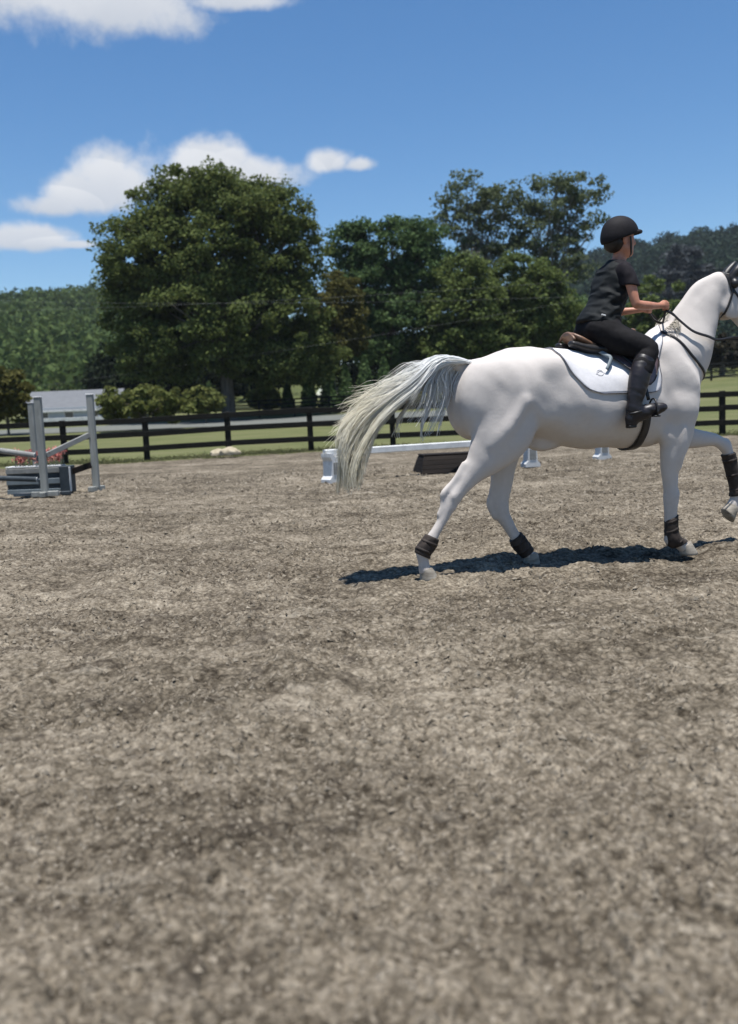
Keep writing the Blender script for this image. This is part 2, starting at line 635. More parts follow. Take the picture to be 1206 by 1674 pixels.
ys = np.concatenate([1.15 * (28.0 / 1.15) ** np.linspace(0, 1, 580)])
ts = np.concatenate([np.linspace(-2.2, -.60, 50, endpoint=False), np.linspace(-.60, .60, 440), np.linspace(.60, 2.2, 51)[1:]])
Yg = np.repeat(ys[:, None], len(ts), 1)
Xg = Yg * ts[None]
fade = 1 - .6 * sstep(10, 24, Yg)
edge = sstep(2.2, 1.7, np.abs(ts))[None] * sstep(1.15, 1.4, Yg)
Zg = relief(Xg, Yg) * fade * edge + np.where(Yg > 20, land(Xg, Yg), 0) - .02 * (1 - edge)
Zg -= 0.05 * sstep(26.6, 27.6, Yg + .5 * (vnoise2(Xg * .9, Yg * .9, 8) - .5))
nx, ny = len(ts), len(ys)
i_ = (np.arange(ny - 1)[:, None] * nx + np.arange(nx - 1)[None]).ravel()
arena = obj('arena_footing', np_mesh('arena_footing', np.stack([Xg, Yg, Zg], -1), np.stack([i_, i_ + 1, i_ + nx + 1, i_ + nx], 1)), M['footing'])
tag(arena, 'trampled tan sand and fibre footing of the riding arena', kind='structure')
# the arena beyond the picture's sides and behind the camera
outer = obj('arena_ground', grid_mesh('arena_ground', np.linspace(-60, 60, 240), np.linspace(-30, 27.2, 150), lambda x, y: -.026 - .05 * sstep(1.3, 1.6, y) * sstep(0.0, .3, 2.0 * np.maximum(y, 0) - np.abs(x)) + np.where(y > 20, land(x, y), 0)), M['footing'])
tag(outer, 'sand of the riding arena beyond the trodden part', kind='structure')


def crumbs(n):
    y = 1.4 * (19 / 1.4) ** (RNG.random(n) ** .72)
    x = y * (RNG.random(n) * 1.4 - .7)
    keep = vnoise2(x * 2.1, y * 2.1, 31) * .6 + vnoise2(x * 6, y * 6, 32) * .4 > .44      # kicked-up drifts, not an even sprinkle
    x, y = x[keep], y[keep]
    n = len(x)
    z = relief(x, y)
    s = (.0030 + .0075 * RNG.random(n) ** 2) * (0.55 + y * .15)
    base = np.array([[1, .3, -.5], [.2, 1, -.5], [-1, .1, -.5], [-.1, -1, -.5], [0, 0, .75]], float)
    ang = RNG.random(n) * 6.283
    B = base[None] * (1 + (RNG.random((n, 5, 3)) - .5) * .9)
    B[:, 4, :2] += (RNG.random((n, 2)) - .5) * .8
    B[:, :, 0] *= (1 + RNG.random((n, 1)) * .9)
    ca, sa = np.cos(ang)[:, None], np.sin(ang)[:, None]
    V = np.stack([B[:, :, 0] * ca - B[:, :, 1] * sa, B[:, :, 0] * sa + B[:, :, 1] * ca, B[:, :, 2]], -1) * s[:, None, None]
    V += np.stack([x, y, z + s * .25], -1)[:, None]
    f = np.array([[0, 1, 4], [1, 2, 4], [2, 3, 4], [3, 0, 4]])
    F = (np.arange(n)[:, None, None] * 5 + f[None]).reshape(-1, 3)
    return np_mesh('crumbs', V, F, False)


tag(obj('loose_crumbs', crumbs(78000), M['crumb']), 'loose crumbs and fibre scraps strewn over the footing', kind='stuff')

lawn_x = np.concatenate([np.linspace(-420, -60, 20, endpoint=False), np.linspace(-60, 70, 130), np.linspace(73, 420, 20)])
lawn_y = np.concatenate([np.linspace(26.4, 90, 90), np.linspace(92, 420, 40)])
lawn = obj('lawn', grid_mesh('lawn', lawn_x, lawn_y, lambda x, y: land(x, y) - .012 + (vnoise2(x * .8, y * .8, 5) - .5) * .05), M['lawn'])
tag(lawn, 'mown grass beyond the arena fence', kind='structure')
far = obj('ground', grid_mesh('ground', np.linspace(-1500, 1500, 30), np.linspace(-600, 2400, 30), lambda x, y: np.where(y > 250, 6.0, -.6) + 0 * x), M['soil'])
tag(far, 'ground running out to the hills', kind='structure')


def strip(name, y0, y1, x0, x1, lift, mat):
    xs = np.linspace(x0, x1, 120)
    tt = np.linspace(0, 1, 14)
    X, T = np.meshgrid(xs, tt)
    Y = y0(X) + (y1(X) - y0(X)) * T
    Z = land(X, Y) + lift + (vnoise2(X * .8, Y * .8, 5) - .5) * .02
    i = (np.arange(13)[:, None] * 120 + np.arange(119)[None]).ravel()
    return obj(name, np_mesh(name, np.stack([X, Y, Z], -1), np.stack([i, i + 1, i + 121, i + 120], 1)), mat)


tag(strip('gravel_drive', lambda x: 62 + .03 * x + 1.2 * (vnoise2(x * .12, x * 0, 3) - .5), lambda x: 75 + .03 * x + 0 * x, -90, 14, .03, M['gravel']),
    'pale gravel drive crossing behind the arena fence', kind='structure')


def blades(n, pos, hgt, name):
    x, y, z = pos(n)
    h = hgt * (.4 + RNG.random(n) * .9)
    a = RNG.random(n) * 6.283
    w = .012 + .02 * RNG.random(n)
    lean = (RNG.random((n, 2)) - .5) * h[:, None] * .9
    p = np.stack([x, y, z], -1)
    d = np.stack([np.cos(a) * w, np.sin(a) * w, 0 * w], -1)
    tip = p + np.stack([lean[:, 0], lean[:, 1], h], -1)
    V = np.stack([p - d, p + d, tip], 1)
    F = np.arange(n * 3).reshape(-1, 3)
    return np_mesh(name, V, F, False)


def edge_pos(n):
    x = RNG.random(n) * 50 - 22
    y = 26.9 + np.abs(RNG.normal(0, 1.3, n)) + .7 * (vnoise2(x * .9, x * 0, 9) - .5)
    return x, y, land(x, y) - .02


tag(obj('rough_grass', blades(42000, edge_pos, .05, 'rough_grass'), M['grass']), 'rough grass along the foot of the arena fence', kind='stuff')

# ------------------------------------------------------------------ wooded hills


def cards(P, size, nrm=None, spread=1.0, elong=1.5):
    """leaf-shaped faces (two triangles folded on the midrib) at points P"""
    n = len(P)
    q = RNG.normal(size=(n, 3)) * spread
    if nrm is not None:
        q = q + nrm
    q /= np.linalg.norm(q, axis=1)[:, None] + 1e-9
    t = RNG.normal(size=(n, 3))
    t -= q * np.sum(t * q, 1)[:, None]
    t /= np.linalg.norm(t, axis=1)[:, None] + 1e-9
    b = np.cross(q, t)
    s = np.asarray(size).reshape(-1, 1) * (.6 + .8 * RNG.random((n, 1)))
    V = np.stack([P - t * s * elong * .5, P + b * s * .5 + q * s * .12, P + t * s * elong * .5, P - b * s * .5 + q * s * .12], 1)
    F = (np.arange(n)[:, None] * 4 + np.arange(4)[None])
    return V.reshape(-1, 3), F


def shell_points(n, r_in=.55):
    d = RNG.normal(size=(n, 3))
    d /= np.linalg.norm(d, axis=1)[:, None]
    r = r_in + (1 - r_in) * RNG.random((n, 1)) ** .6
    return d * r, d


def hill(name, label, ridge, y_foot, y_ridge, x0, x1, mat, spacing, per=235, flabel=''):
    """ridge: (px, py) outline of the skyline"""
    rp = np.array([at(px, py, y_ridge) for px, py in ridge])
    xs = np.linspace(x0, x1, 70)
    ys_ = np.concatenate([np.linspace(y_foot, y_ridge, 34), np.linspace(y_ridge + 10, y_ridge + 220, 8)])

    def zf(X, Y):
        top = np.interp(X, rp[:, 0], rp[:, 2]) - 9.0
        t = np.clip((Y - y_foot) / (y_ridge - y_foot), 0, 1)
        back = np.clip((Y - y_ridge) / 240, 0, 1)
        base = land(X, np.full_like(X, y_foot)) - 1
        z = base + (top - base) * (t ** .85) * (1 - .5 * back)
        return z + (vnoise2(X * .02, Y * .02, 12) - .5) * 12 * t
    h = obj(name, grid_mesh(name, xs, ys_, zf), M['soil'])
    tag(h, label, kind='structure')
    gx, gy = np.meshgrid(np.arange(x0 + 5, x1 - 5, spacing), np.arange(y_foot + 4, y_ridge + 30, spacing * 1.15))
    gx = gx.ravel() + (RNG.random(gx.size) - .5) * spacing * .9
    gy = gy.ravel() + (RNG.random(gy.size) - .5) * spacing * .9
    gz = zf(gx, gy)
    n = len(gx)
    rad = (4.2 + 2.6 * RNG.random(n)) * spacing / 8
    p, d = shell_points(n * per, .8)
    lump = 1 + .35 * (vnoise3(d[:, 0] * 2.2 + np.repeat(gx, per), d[:, 1] * 2.2, d[:, 2] * 2.2, 3) - .5) * 2
    d[:, 2] = np.abs(d[:, 2]) - .25
    p[:, 2] = np.abs(p[:, 2]) - .25
    ctr = np.repeat(np.stack([gx, gy, gz + rad * .75], -1), per, 0)
    rr = np.repeat(rad, per)[:, None]
    P = ctr + p * rr * np.array([1, 1, 1.15]) * lump[:, None]
    V, F = cards(P, np.repeat(rad * .235, per), d * 1.3, .9, 1.3)
    V = V.reshape(-1, 4, 3)[:, :3].reshape(-1, 3)
    F = np.arange(len(V)).reshape(-1, 3)
    f = obj(name.replace('hill', 'forest'), np_mesh(name + '_forest', V, F), mat)
    tag(f, flabel, kind='stuff')


hill('wooded_hill', 'wooded hill rising at the left behind the big tree',
     [(-300, 520), (-120, 505), (0, 492), (60, 484), (120, 479), (180, 476), (260, 482), (420, 520), (600, 590), (800, 640)], 170, 430, -240, -10, M['leaf_hill'], 8.5,
     flabel='green woodland covering the left hill')
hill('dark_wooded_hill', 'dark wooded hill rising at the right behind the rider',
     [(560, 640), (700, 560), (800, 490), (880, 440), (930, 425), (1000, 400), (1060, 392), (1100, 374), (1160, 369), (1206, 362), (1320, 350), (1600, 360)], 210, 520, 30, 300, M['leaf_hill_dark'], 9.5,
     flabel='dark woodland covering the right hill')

# ------------------------------------------------------------------ trees


def tree(name, label, base, trunk_r, fork_h, lobes, leaf, n_clump, per, size, bark='bark', clump_r=.9, group=None, cat='tree', lean=(0, 0), flat=1.0, bare=0.0, limbs=16, r_in=.45):
    """lobes: crown volumes (x, y, z, rx, ry, rz) relative to the base"""
    root = empty(name, base, 0, label, cat, group)
    lobes = np.array(lobes, float)
    vol = lobes[:, 3] * lobes[:, 4] * lobes[:, 5]
    cnt = np.maximum(1, (vol ** .8 / (vol ** .8).sum() * n_clump)).astype(int)
    C = []
    for l, k in zip(lobes, cnt):
        p, d = shell_points(k, r_in)
        f = 1 + .5 * (vnoise3(d[:, 0] * 2.4 + l[0], d[:, 1] * 2.4 + l[1], d[:, 2] * 2.4, 4) - .5)
        C.append(l[:3] + p * l[3:] * f[:, None])
    C = np.vstack(C)
    C = C[C[:, 2] > fork_h * .35]
    n = len(C)
    ctr = lobes[:, :3].mean(0)
    rad = clump_r * (.55 + .8 * RNG.random(n))
    p, d = shell_points(n * per, .25)
    P = np.repeat(C, per, 0) + p * np.repeat(rad, per)[:, None] * np.array([1, 1, .62 * flat])
    out = P - ctr
    out /= np.linalg.norm(out, axis=1)[:, None] + 1e-9
    V, F = cards(P, np.full(len(P), size), d * .5 + out * .3 + np.array([0, 0, .5]), .8)
    obj('crown', np_mesh(name + '_crown', V, F, False), M[leaf], root)
    mb = MB()
    top = np.array([lean[0], lean[1], fork_h])
    tp = catmull([(0, 0, -.4), (lean[0] * .2, lean[1] * .2, fork_h * .35), (lean[0] * .7, lean[1] * .7, fork_h * .75), tuple(top)], 4)
    rr = trunk_r * (1.0 - .38 * np.linspace(0, 1, len(tp)))
    rr[0] *= 1.5
    rr[1] *= 1.22
    mb.tube(tp, rr, 10)
    mb.build('trunk', M[bark], root, True)
    lb = MB()
    order = RNG.permutation(n)[:limbs * 5]
    for k, j in enumerate(order):
        tgt = C[j]
        big_ = k < limbs
        st = tp[-1] if big_ and k % 3 else tp[int(len(tp) * (.6 + .35 * RNG.random()))]
        if not big_:
            par = C[order[RNG.integers(0, limbs)]]
            st = st + (par - st) * (.35 + .4 * RNG.random())
        midp = st + (tgt - st) * .5 + RNG.normal(0, .06, 3) * np.linalg.norm(tgt - st)
        midp[2] += .12 * np.linalg.norm((tgt - st)[:2])
        r0 = trunk_r * (.42 if big_ else .13) * (.7 + .5 * RNG.random())
        pts = catmull([st, midp, tgt], 4)
        lb.tube(pts, np.linspace(r0, r0 * .18, len(pts)), 5, False)
    lb.build('limbs', M[bark], root, True)
    return root


def crown_at(px, py, Y, base, rx_px, ry_px, depth=1.0):
    c = at(px, py, Y) - np.array(base)
    k = Y / FPX
    return (c[0], c[1], c[2], rx_px * k, rx_px * k * depth, ry_px * k)


def base_at(px, Y):
    x = at(px, 660, Y)[0]
    return (x, Y, float(land(x, Y)))


b = base_at(373, 76)
L_ = lambda px, py, rx, ry, dy=0, dep=.9: (lambda q: (q[0], q[1] + dy, q[2], q[3], q[4], q[5]))(crown_at(px, py, 76, b, rx, ry, dep))
tree('oak_tree', 'huge round-crowned dark green tree with a thick trunk behind the fence', b, .62, 5.4,
     [L_(350, 395, 130, 105), L_(255, 430, 82, 95, -1), L_(430, 420, 88, 110, 1), L_(235, 505, 70, 80), L_(330, 520, 110, 90, -2), L_(455, 520, 80, 85),
      L_(205, 450, 50, 48, 1), L_(360, 325, 84, 50), L_(270, 340, 52, 48), L_(455, 345, 46, 48), L_(492, 385, 30, 62), L_(255, 590, 60, 45, -1), L_(430, 595, 75, 42), L_(500, 570, 60, 60, 2), L_(176, 440, 24, 24)],
     'leaf_oak', 1500, 92, .195, clump_r=.95, limbs=22, r_in=.5)
b = base_at(540, 84)
L_ = lambda px, py, rx, ry: crown_at(px, py, 84, b, rx, ry)
tree('olive_tree', 'olive brown rounded tree tucked against the right side of the huge tree', b, .25, 3.2,
     [L_(548, 500, 46, 55), L_(530, 560, 52, 50), L_(560, 550, 34, 48)], 'leaf_olive', 230, 95, .19, clump_r=.8, limbs=10)
b = base_at(640, 92)
L_ = lambda px, py, rx, ry: crown_at(px, py, 92, b, rx, ry)
tree('maple_tree', 'deep green tree with a lumpy crown behind the horse tail', b, .4, 5.5,
     [L_(640, 405, 62, 50), L_(575, 400, 42, 38), L_(600, 470, 66, 60), L_(690, 450, 50, 60), L_(650, 540, 85, 70), L_(700, 400, 32, 36)], 'leaf_deep', 620, 82, .23, clump_r=1.0, limbs=16)
for k, (px, lob, lab) in enumerate([
        (785, [(770, 318, 52, 28), (808, 332, 48, 32), (752, 372, 46, 30), (812, 385, 40, 38), (780, 430, 56, 34)], 'tall airy tree with open feathery crown, left one of the skyline pair'),
        (905, [(942, 304, 46, 26), (895, 328, 52, 32), (950, 352, 34, 42), (880, 378, 46, 42), (915, 430, 46, 44)], 'tall airy tree with bare lower limbs, nearest the rider helmet')]):
    b = base_at(px, 106)
    tree('airy_tree', lab, b, .36, 9.5, [crown_at(q[0], q[1], 106, b, q[2], q[3]) for q in lob], 'leaf_airy', 190, 56, .24, bark='pale_bark', clump_r=1.05, group='airy trees on the skyline', flat=.8, limbs=22, r_in=.5)
for px, Y, lob, leaf, lab in [
        (770, 88, [(765, 510, 62, 55), (735, 560, 50, 45), (800, 555, 55, 50), (760, 450, 40, 36)], 'leaf_mid', 'mid green bushy tree below the left airy tree'),
        (868, 90, [(860, 480, 60, 55), (845, 540, 60, 50), (900, 520, 48, 60)], 'leaf_mid', 'olive green bushy tree above the saddle cantle'),
        (945, 96, [(940, 535, 52, 50), (965, 570, 45, 36), (915, 585, 55, 34)], 'leaf_deep', 'low dark green tree close behind the rider back')]:
    b = base_at(px, Y)
    tree('bushy_tree', lab, b, .22, 3.0, [crown_at(q[0], q[1], Y, b, q[2], q[3]) for q in lob], leaf, 380, 72, .225, clump_r=.9, limbs=12, group='bushy trees in the tree belt')
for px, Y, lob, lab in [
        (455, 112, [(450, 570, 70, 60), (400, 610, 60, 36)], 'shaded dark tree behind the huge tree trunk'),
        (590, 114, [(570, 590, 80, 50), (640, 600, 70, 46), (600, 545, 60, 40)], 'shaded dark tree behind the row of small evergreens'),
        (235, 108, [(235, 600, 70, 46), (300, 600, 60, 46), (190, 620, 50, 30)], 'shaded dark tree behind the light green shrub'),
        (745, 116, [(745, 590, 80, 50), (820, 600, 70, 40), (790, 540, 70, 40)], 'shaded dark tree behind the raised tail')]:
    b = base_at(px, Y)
    tree('shaded_tree', lab, b, .25, 2.5, [crown_at(q[0], q[1], Y, b, q[2], q[3]) for q in lob], 'leaf_shaded', 260, 52, .36, clump_r=1.15, limbs=8, group='shaded trees at the back of the belt')
for px, Y, lob, leaf, lab, nm in [
        (235, 60, [(205, 660, 42, 22), (250, 655, 44, 24), (285, 668, 24, 18), (180, 672, 22, 14)], 'leaf_shrub', 'light green spreading shrub beside the grey-roofed house', 'shrub'),
        (10, 62, [(15, 640, 38, 40), (-20, 650, 40, 44), (40, 668, 20, 22)], 'leaf_olive', 'olive shrub at the left end of the grey-roofed house', 'shrub'),
        (335, 70, [(330, 655, 30, 20)], 'leaf_shrub', 'small grey-green shrub left of the huge tree trunk', 'shrub'),
        (430, 83, [(432, 650, 24, 16)], 'leaf_shrub', 'small pale shrub right of the huge tree trunk', 'shrub'),
        (1075, 100, [(1075, 490, 40, 34), (1050, 530, 40, 44), (1100, 540, 46, 44)], 'leaf_mid', 'dull green round tree seen past the rider hands', 'round_tree'),
        (1180, 84, [(1150, 578, 34, 24), (1190, 575, 36, 28), (1230, 578, 40, 28), (1280, 580, 40, 26)], 'leaf_brown', 'dark brown hedge under the horse chin', 'hedge'),
        (1115, 260, [(1118, 440, 32, 34), (1100, 465, 28, 24), (1140, 455, 24, 30)], 'leaf_grey', 'grey tree on the dark hillside above the horse neck', 'grey_tree')]:
    b = base_at(px, Y)
    if Y > 200:
        b = (b[0], b[1], at(px, 500, Y)[2])
    s_ = .22 if Y < 75 else (.30 if Y < 150 else .7)
    tree(nm, lab, b, .10 if nm == 'shrub' else .3, .7 if nm == 'shrub' else 1.6, [crown_at(q[0], q[1], Y, b, q[2], q[3]) for q in lob], leaf, 110, 60, s_, clump_r=.45 if Y < 90 else (.8 if Y < 150 else 2.0), limbs=8,
         cat='hedge' if nm == 'hedge' else ('shrub' if nm == 'shrub' else 'tree'))
# row of small evergreens along the far fence
for k, (px, py, h_) in enumerate([(505, 628, 40), (538, 622, 46), (566, 620, 44), (598, 612, 56), (630, 612, 52), (470, 640, 26)]):
    b = base_at(px, 82)
    kk = 82 / FPX
    root = empty('evergreen', b, 0, ['first', 'second', 'third', 'fourth', 'fifth', 'shortest'][k] + (' small pointed evergreen from the left in the row behind the fence' if k < 5 else ' small evergreen, at the left end of the row behind the fence'), 'tree', 'small evergreens along the far fence')
    n = 1500
    t = RNG.random(n) ** .8
    H_ = at(px, py - h_ * .5, 82)[2] - b[2]
    a = RNG.random(n) * 6.283
    r = (1 - t) ** .75 * H_ * .24 * (.6 + .5 * RNG.random(n)) + .03
    P = np.stack([np.cos(a) * r, np.sin(a) * r, .1 + t * H_], -1)
    V, F = cards(P, np.full(n, .22), np.stack([np.cos(a), np.sin(a), 0 * a + .4], -1), .5)
    obj('foliage', np_mesh('evergreen_foliage', V, F, False), M['leaf_deep'], root)
    MB().tube([(0, 0, -.1), (0, 0, H_ * .8)], [.07, .02], 6).build('trunk', M['bark'], root, True)

# ------------------------------------------------------------------ house


def house():
    a, c = at(40, 680, 96), at(186, 676, 96)
    zb = float(land(a[0], 96)) - .1
    W = c[0] - a[0]
    eave, ridge, dep = at(110, 669, 96)[2], at(110, 638, 97.5)[2], 7.0
    root = empty('house', (a[0], 96, zb), 0, 'low pale house with a grey shingle roof beyond the drive', 'house')
    e_, r_ = eave - zb, ridge - zb
    mb = MB()
    for k, z0 in enumerate(np.arange(0, e_ - .02, .2)):
        mb.box((W / 2, .02 * (k % 2) * 0 - .006, z0 + .1), (W, .03, .185), bevel=.01)
    mb.build('siding', M['siding'], root)
    mb = MB()
    mb.add([(0, .02, 0), (W, .02, 0), (W, dep, 0), (0, dep, 0), (0, .02, e_), (W, .02, e_), (W, dep, e_), (0, dep, e_), (0, dep / 2, r_ - .08), (W, dep / 2, r_ - .08)],
           [(0, 1, 5, 4), (2, 3, 7, 6), (1, 2, 6, 9, 5), (3, 0, 4, 8, 7)])
    mb.build('wall', M['siding'], root)
    rf = MB()
    o = .35
    for sgn in (-1, 1):
        y0, y1 = (-o, dep / 2) if sgn < 0 else (dep + o, dep / 2)
        for k in range(9):                                   # courses of shingles, each lapping the one below
            t0, t1 = k / 9, (k + 1.12) / 9
            p0 = (y0 + (y1 - y0) * t0, e_ - .18 + (r_ - e_ + .18) * t0 + .025)
            p1 = (y0 + (y1 - y0) * min(t1, 1), e_ - .18 + (r_ - e_ + .18) * min(t1, 1))
            rf.add([(-o, p0[0], p0[1]), (W + o, p0[0], p0[1]), (W + o, p1[0], p1[1] + .03), (-o, p1[0], p1[1] + .03), (-o, p0[0], p0[1] - .03), (W + o, p0[0], p0[1] - .03), (W + o, p1[0], p1[1]), (-o, p1[0], p1[1])],
                   [(0, 1, 2, 3), (7, 6, 5, 4), (0, 4, 5, 1), (1, 5, 6, 2), (2, 6, 7, 3), (3, 7, 4, 0)])
    rfo = rf.build('roof', M['roof'], root)
    MB().box((W / 2, -o - .03, e_ - .19), (W + 2 * o, .05, .16), bevel=.01).build('fascia', M['white_paint'], rfo)
    MB().box((W / 2, -.35, .35), (W * .82, .5, .42), bevel=.02).build('porch_step', M['white_paint'], root)
    for x in (.22, .5, .78):
        w = MB().box((W * x, -.05, e_ * .52), (1.0, .06, .95), bevel=.01).build('window', M['white_paint'], root)
        MB().box((W * x, -.085, e_ * .52), (.84, .02, .78)).build('pane', M['glass'], w)
    MB().tube([(W + .12, -.3, e_ - .1), (W + .14, -.12, e_ - .35), (W + .14, -.08, .1)], .07, 8).build('downspout', M['white_paint'], root, True)


house()

# ------------------------------------------------------------------ fences


def fence(name, label, xs, yf, h, rails, post_w, post_d, mat, board=.028, board_h=.135, skip=()):
    root = empty(name, (xs[0], float(yf(xs[0])), 0), 0, label, 'fence')
    off = Vector(root.location)
    base = [Vector((x, float(yf(x)), float(land(x, yf(x))))) - off for x in xs]
    for k, p in enumerate(base):
        tl = random.uniform(-.012, .012)
        MB().box(p + Vector((0, 0, h / 2 - .06)), (post_w, post_d, h + .16), Matrix.Rotation(tl, 3, 'Y'), bevel=.012).build('post', mat, root)
    for a, c in zip(base[:-1], base[1:]):
        for z in rails:
            s1, s2 = random.uniform(-.02, .02), random.uniform(-.02, .02)
            g = (c - a).normalized() * .004
            MB().bar(a + Vector((0, -post_d / 2 - board / 2 - .003, z + s1)) + g, c + Vector((0, -post_d / 2 - board / 2 - .003, z + s2)) - g, board, board_h, .006).build('rail', mat, root)
    return root


fx = [at(105 - 134 * 3 + 134.3 * k, 745, 27.6)[0] for k in range(15)]
fence('board_fence', 'near black three-board fence round the arena', fx, lambda x: 27.6 + 0 * np.asarray(x), 1.28, (.36, .79, 1.20), .165, .12, M['fence'], board_h=.16)
fx2 = list(np.arange(-21, 62, 3.0))
fence('far_fence', 'far dark board fence across the drive, in front of the trees', fx2, lambda x: 79.0 + .03 * np.asarray(x), 1.45, (.35, .72, 1.08, 1.4), .16, .14, M['fence_far'], .04, .13)

# overhead wires between poles that stand out of the picture
for k, (p0, p1, Y, lab) in enumerate([
        ((-250, 486), (1500, 455), 68, 'upper thin overhead wire crossing the huge tree crown'),
        ((-250, 512), (1500, 405), 68.4, 'lower thin overhead wire crossing the huge tree crown'),
        ((-250, 670), (1500, 380), 72, 'thin overhead wire rising from lower left to upper right')]):
    a, c = at(*p0, Y), at(*p1, Y)
    t = np.linspace(0, 1, 40)[:, None]
    P = a + (c - a) * t
    P[:, 2] -= 1.0 * 4 * (t[:, 0] * (1 - t[:, 0]))
    tag(MB().tube(P, .0036, 5).build('overhead_wire', M['wire'], None, True), lab, 'wire', 'overhead wires')

# ------------------------------------------------------------------ jumps and other arena things


def q3(p, dz=0.0):
    return Vector((float(p[0]), float(p[1]), float(p[2]) + dz))


def post_with_feet(root, p, h, w, mat, foot=.62, ang=0.0, cross=True):
    MB().box(p + Vector((0, 0, h / 2 + .05)), (w, w, h), bevel=.01).build('post', mat, root)
    d = Vector((math.cos(ang), math.sin(ang), 0))
    for k, dd in enumerate((d, Vector((-d.y, d.x, 0)))[:2 if cross else 1]):
        MB().bar(p - dd * foot / 2 + Vector((0, 0, .045 + .05 * k * 0)), p + dd * foot / 2 + Vector((0, 0, .045)), .09 - .004 * k, .085 - .006 * k, .008).build('foot', mat, root)
    cap = MB().box(p + Vector((0, 0, h + .058)), (w + .012, w + .012, .018), bevel=.004)
    cap.build('cap', M['white_paint'], root)


S1, S2, S3 = q3(on_ground(74, 812)), q3(on_ground(158, 803)), q3(on_ground(60, 786))
wing = empty('jump_wing', S1, 0, 'grey two-post jump wing with slanted rails beside the flower box', 'jump stand')
post_with_feet(wing, Vector((0, 0, 0)), 1.53, .105, M['post_paint'], .42, .1, True)
post_with_feet(wing, S2 - S1, 1.56, .105, M['post_paint'], .36, 1.2, False)
wd = (S2 - S1)
MB().bar(Vector((0, 0, .66)) + wd * .07, wd * .93 + Vector((0, 0, .95)), .045, .085, .006).build('slanted_rail', M['grey_paint'], wing)
MB().bar(q3(at(114, 772, 15.37)) - S1, wd * .93 + Vector((0, 0, .45)), .045, .10, .006).build('slanted_rail', M['dark_wood'], wing)
for z in (.62, .24):
    MB().box(Vector((-.062, -.02, z)), (.03, .07, .09), bevel=.006).box(Vector((-.10, -.02, z - .035)), (.07, .06, .012), bevel=.003).build('pole_cup', M['slate_paint'], wing)
st3 = empty('jump_stand', S3, 0, 'single grey jump stand just left of and behind the two-post wing', 'jump stand')
post_with_feet(st3, Vector((0, 0, 0)), 1.53, .105, M['post_paint'], .6, .5, True)
S0 = Vector((S1.x - 2.95, S1.y + .25, 0))
st0 = empty('jump_stand', S0, 0, 'grey jump stand holding the far ends of the grey poles, out at left', 'jump stand')
post_with_feet(st0, Vector((0, 0, 0)), 1.53, .105, M['post_paint'], .6, .2, True)


def pole(name, a, b, r, mat, label):
    a, b = Vector(a), Vector(b)
    root = empty(name, a, 0, label, 'pole', 'poles of the flower jump')
    P = [Vector((0, 0, 0)) + (b - a) * t for t in np.linspace(0, 1, 12)]
    MB().tube(P, r, 12).build('shaft', mat, root, False)
    for t0 in (0.0, 1.0):
        e0 = (b - a) * t0
        dd = (b - a).normalized() * (-.006 if t0 == 0 else .006)
        MB().tube([e0, e0 + dd], r * .96, 12).build('end_cap', M['white_paint'], root, False)


pole('jump_pole', S1 + Vector((-.11, -.02, .67)), S0 + Vector((.1, -.02, 1.14)), .045, M['grey_paint'], 'grey upper pole sloping down to the two-post wing')
pole('jump_pole', S1 + Vector((-.10, -.025, .285)), S0 + Vector((.1, -.025, .46)), .042, M['slate_paint'], 'dark slate lower pole crossing the flower box')


def flower_box():
    a, c = q3(on_ground(10, 811)), q3(on_ground(99, 808))
    Y = 15.25
    a, c = q3(at(12, 805, Y)), q3(at(99, 801, Y))
    W = c.x - a.x
    root = empty('flower_box', (a.x, Y, 0), 0, 'slate flower box with pale planks and red flowers under the poles', 'flower box')
    H_ = .46
    MB().box((W / 2, .17, H_ / 2), (W, .30, H_ - .03), bevel=.01).build('body', M['slate_paint'], root)
    for z, hh, m_ in ((.395, .085, 'grey_paint'), (.215, .09, 'blue_grey'), (.05, .08, 'blue_grey')):
        pl = MB().box((W / 2 + .01, .003, z), (W + .02, .03, hh), bevel=.005).build('plank', M[m_], root)
        MB().box((W + .014, -.016, z), (.022, .012, hh + .004), bevel=.003).build('plank_end', M['white_paint'], pl)
    ed = MB().box((W + .105, .08, .235), (.16, .34, .44), bevel=.008).build('end_panel', M['slate_paint'], root)
    MB().box((W + .196, -.07, .235), (.02, .05, .41), bevel=.004).build('edge_strip', M['white_paint'], ed)
    MB().box((W / 2, .17, H_ + .0), (W + .02, .32, .02), bevel=.004).build('ledge', M['white_paint'], root)
    MB().bar((W * .3, -.42, .035), (W * 1.12, -.33, .035), .10, .05, .006).build('ground_board', M['grey_paint'], root)
    MB().bar((W * 1.13, -.33, .03), (W * 1.30, -.31, .03), .11, .06, .006).build('dark_ground_bar', M['slate_paint'], root)  # low dark bar past the right end of the ground board
    fl, stm = MB(), MB()
    V, F = [], []
    for k in range(46):
        x = W * (.14 + .90 * (k + random.random()) / 46)
        y = .17 + random.uniform(-.12, .12)
        z = H_ + random.uniform(.10, .26)
        stm.tube([(x, y, H_), (x + random.uniform(-.02, .02), y, z)], [.006, .004], 4)
        P = np.array([x, y, z]) + RNG.normal(0, .028, (22, 3))
        v_, f_ = cards(P, np.full(22, .034), None, 1.0, 1.2)
        F.append(f_ + sum(len(q) for q in V))
        V.append(v_)
    tag(obj('blooms', np_mesh('blooms', np.vstack(V), np.vstack(F), False), M['flower'], root), kind='stuff')
    tag(stm.build('stems', M['stem'], root, True), kind='stuff')


flower_box()


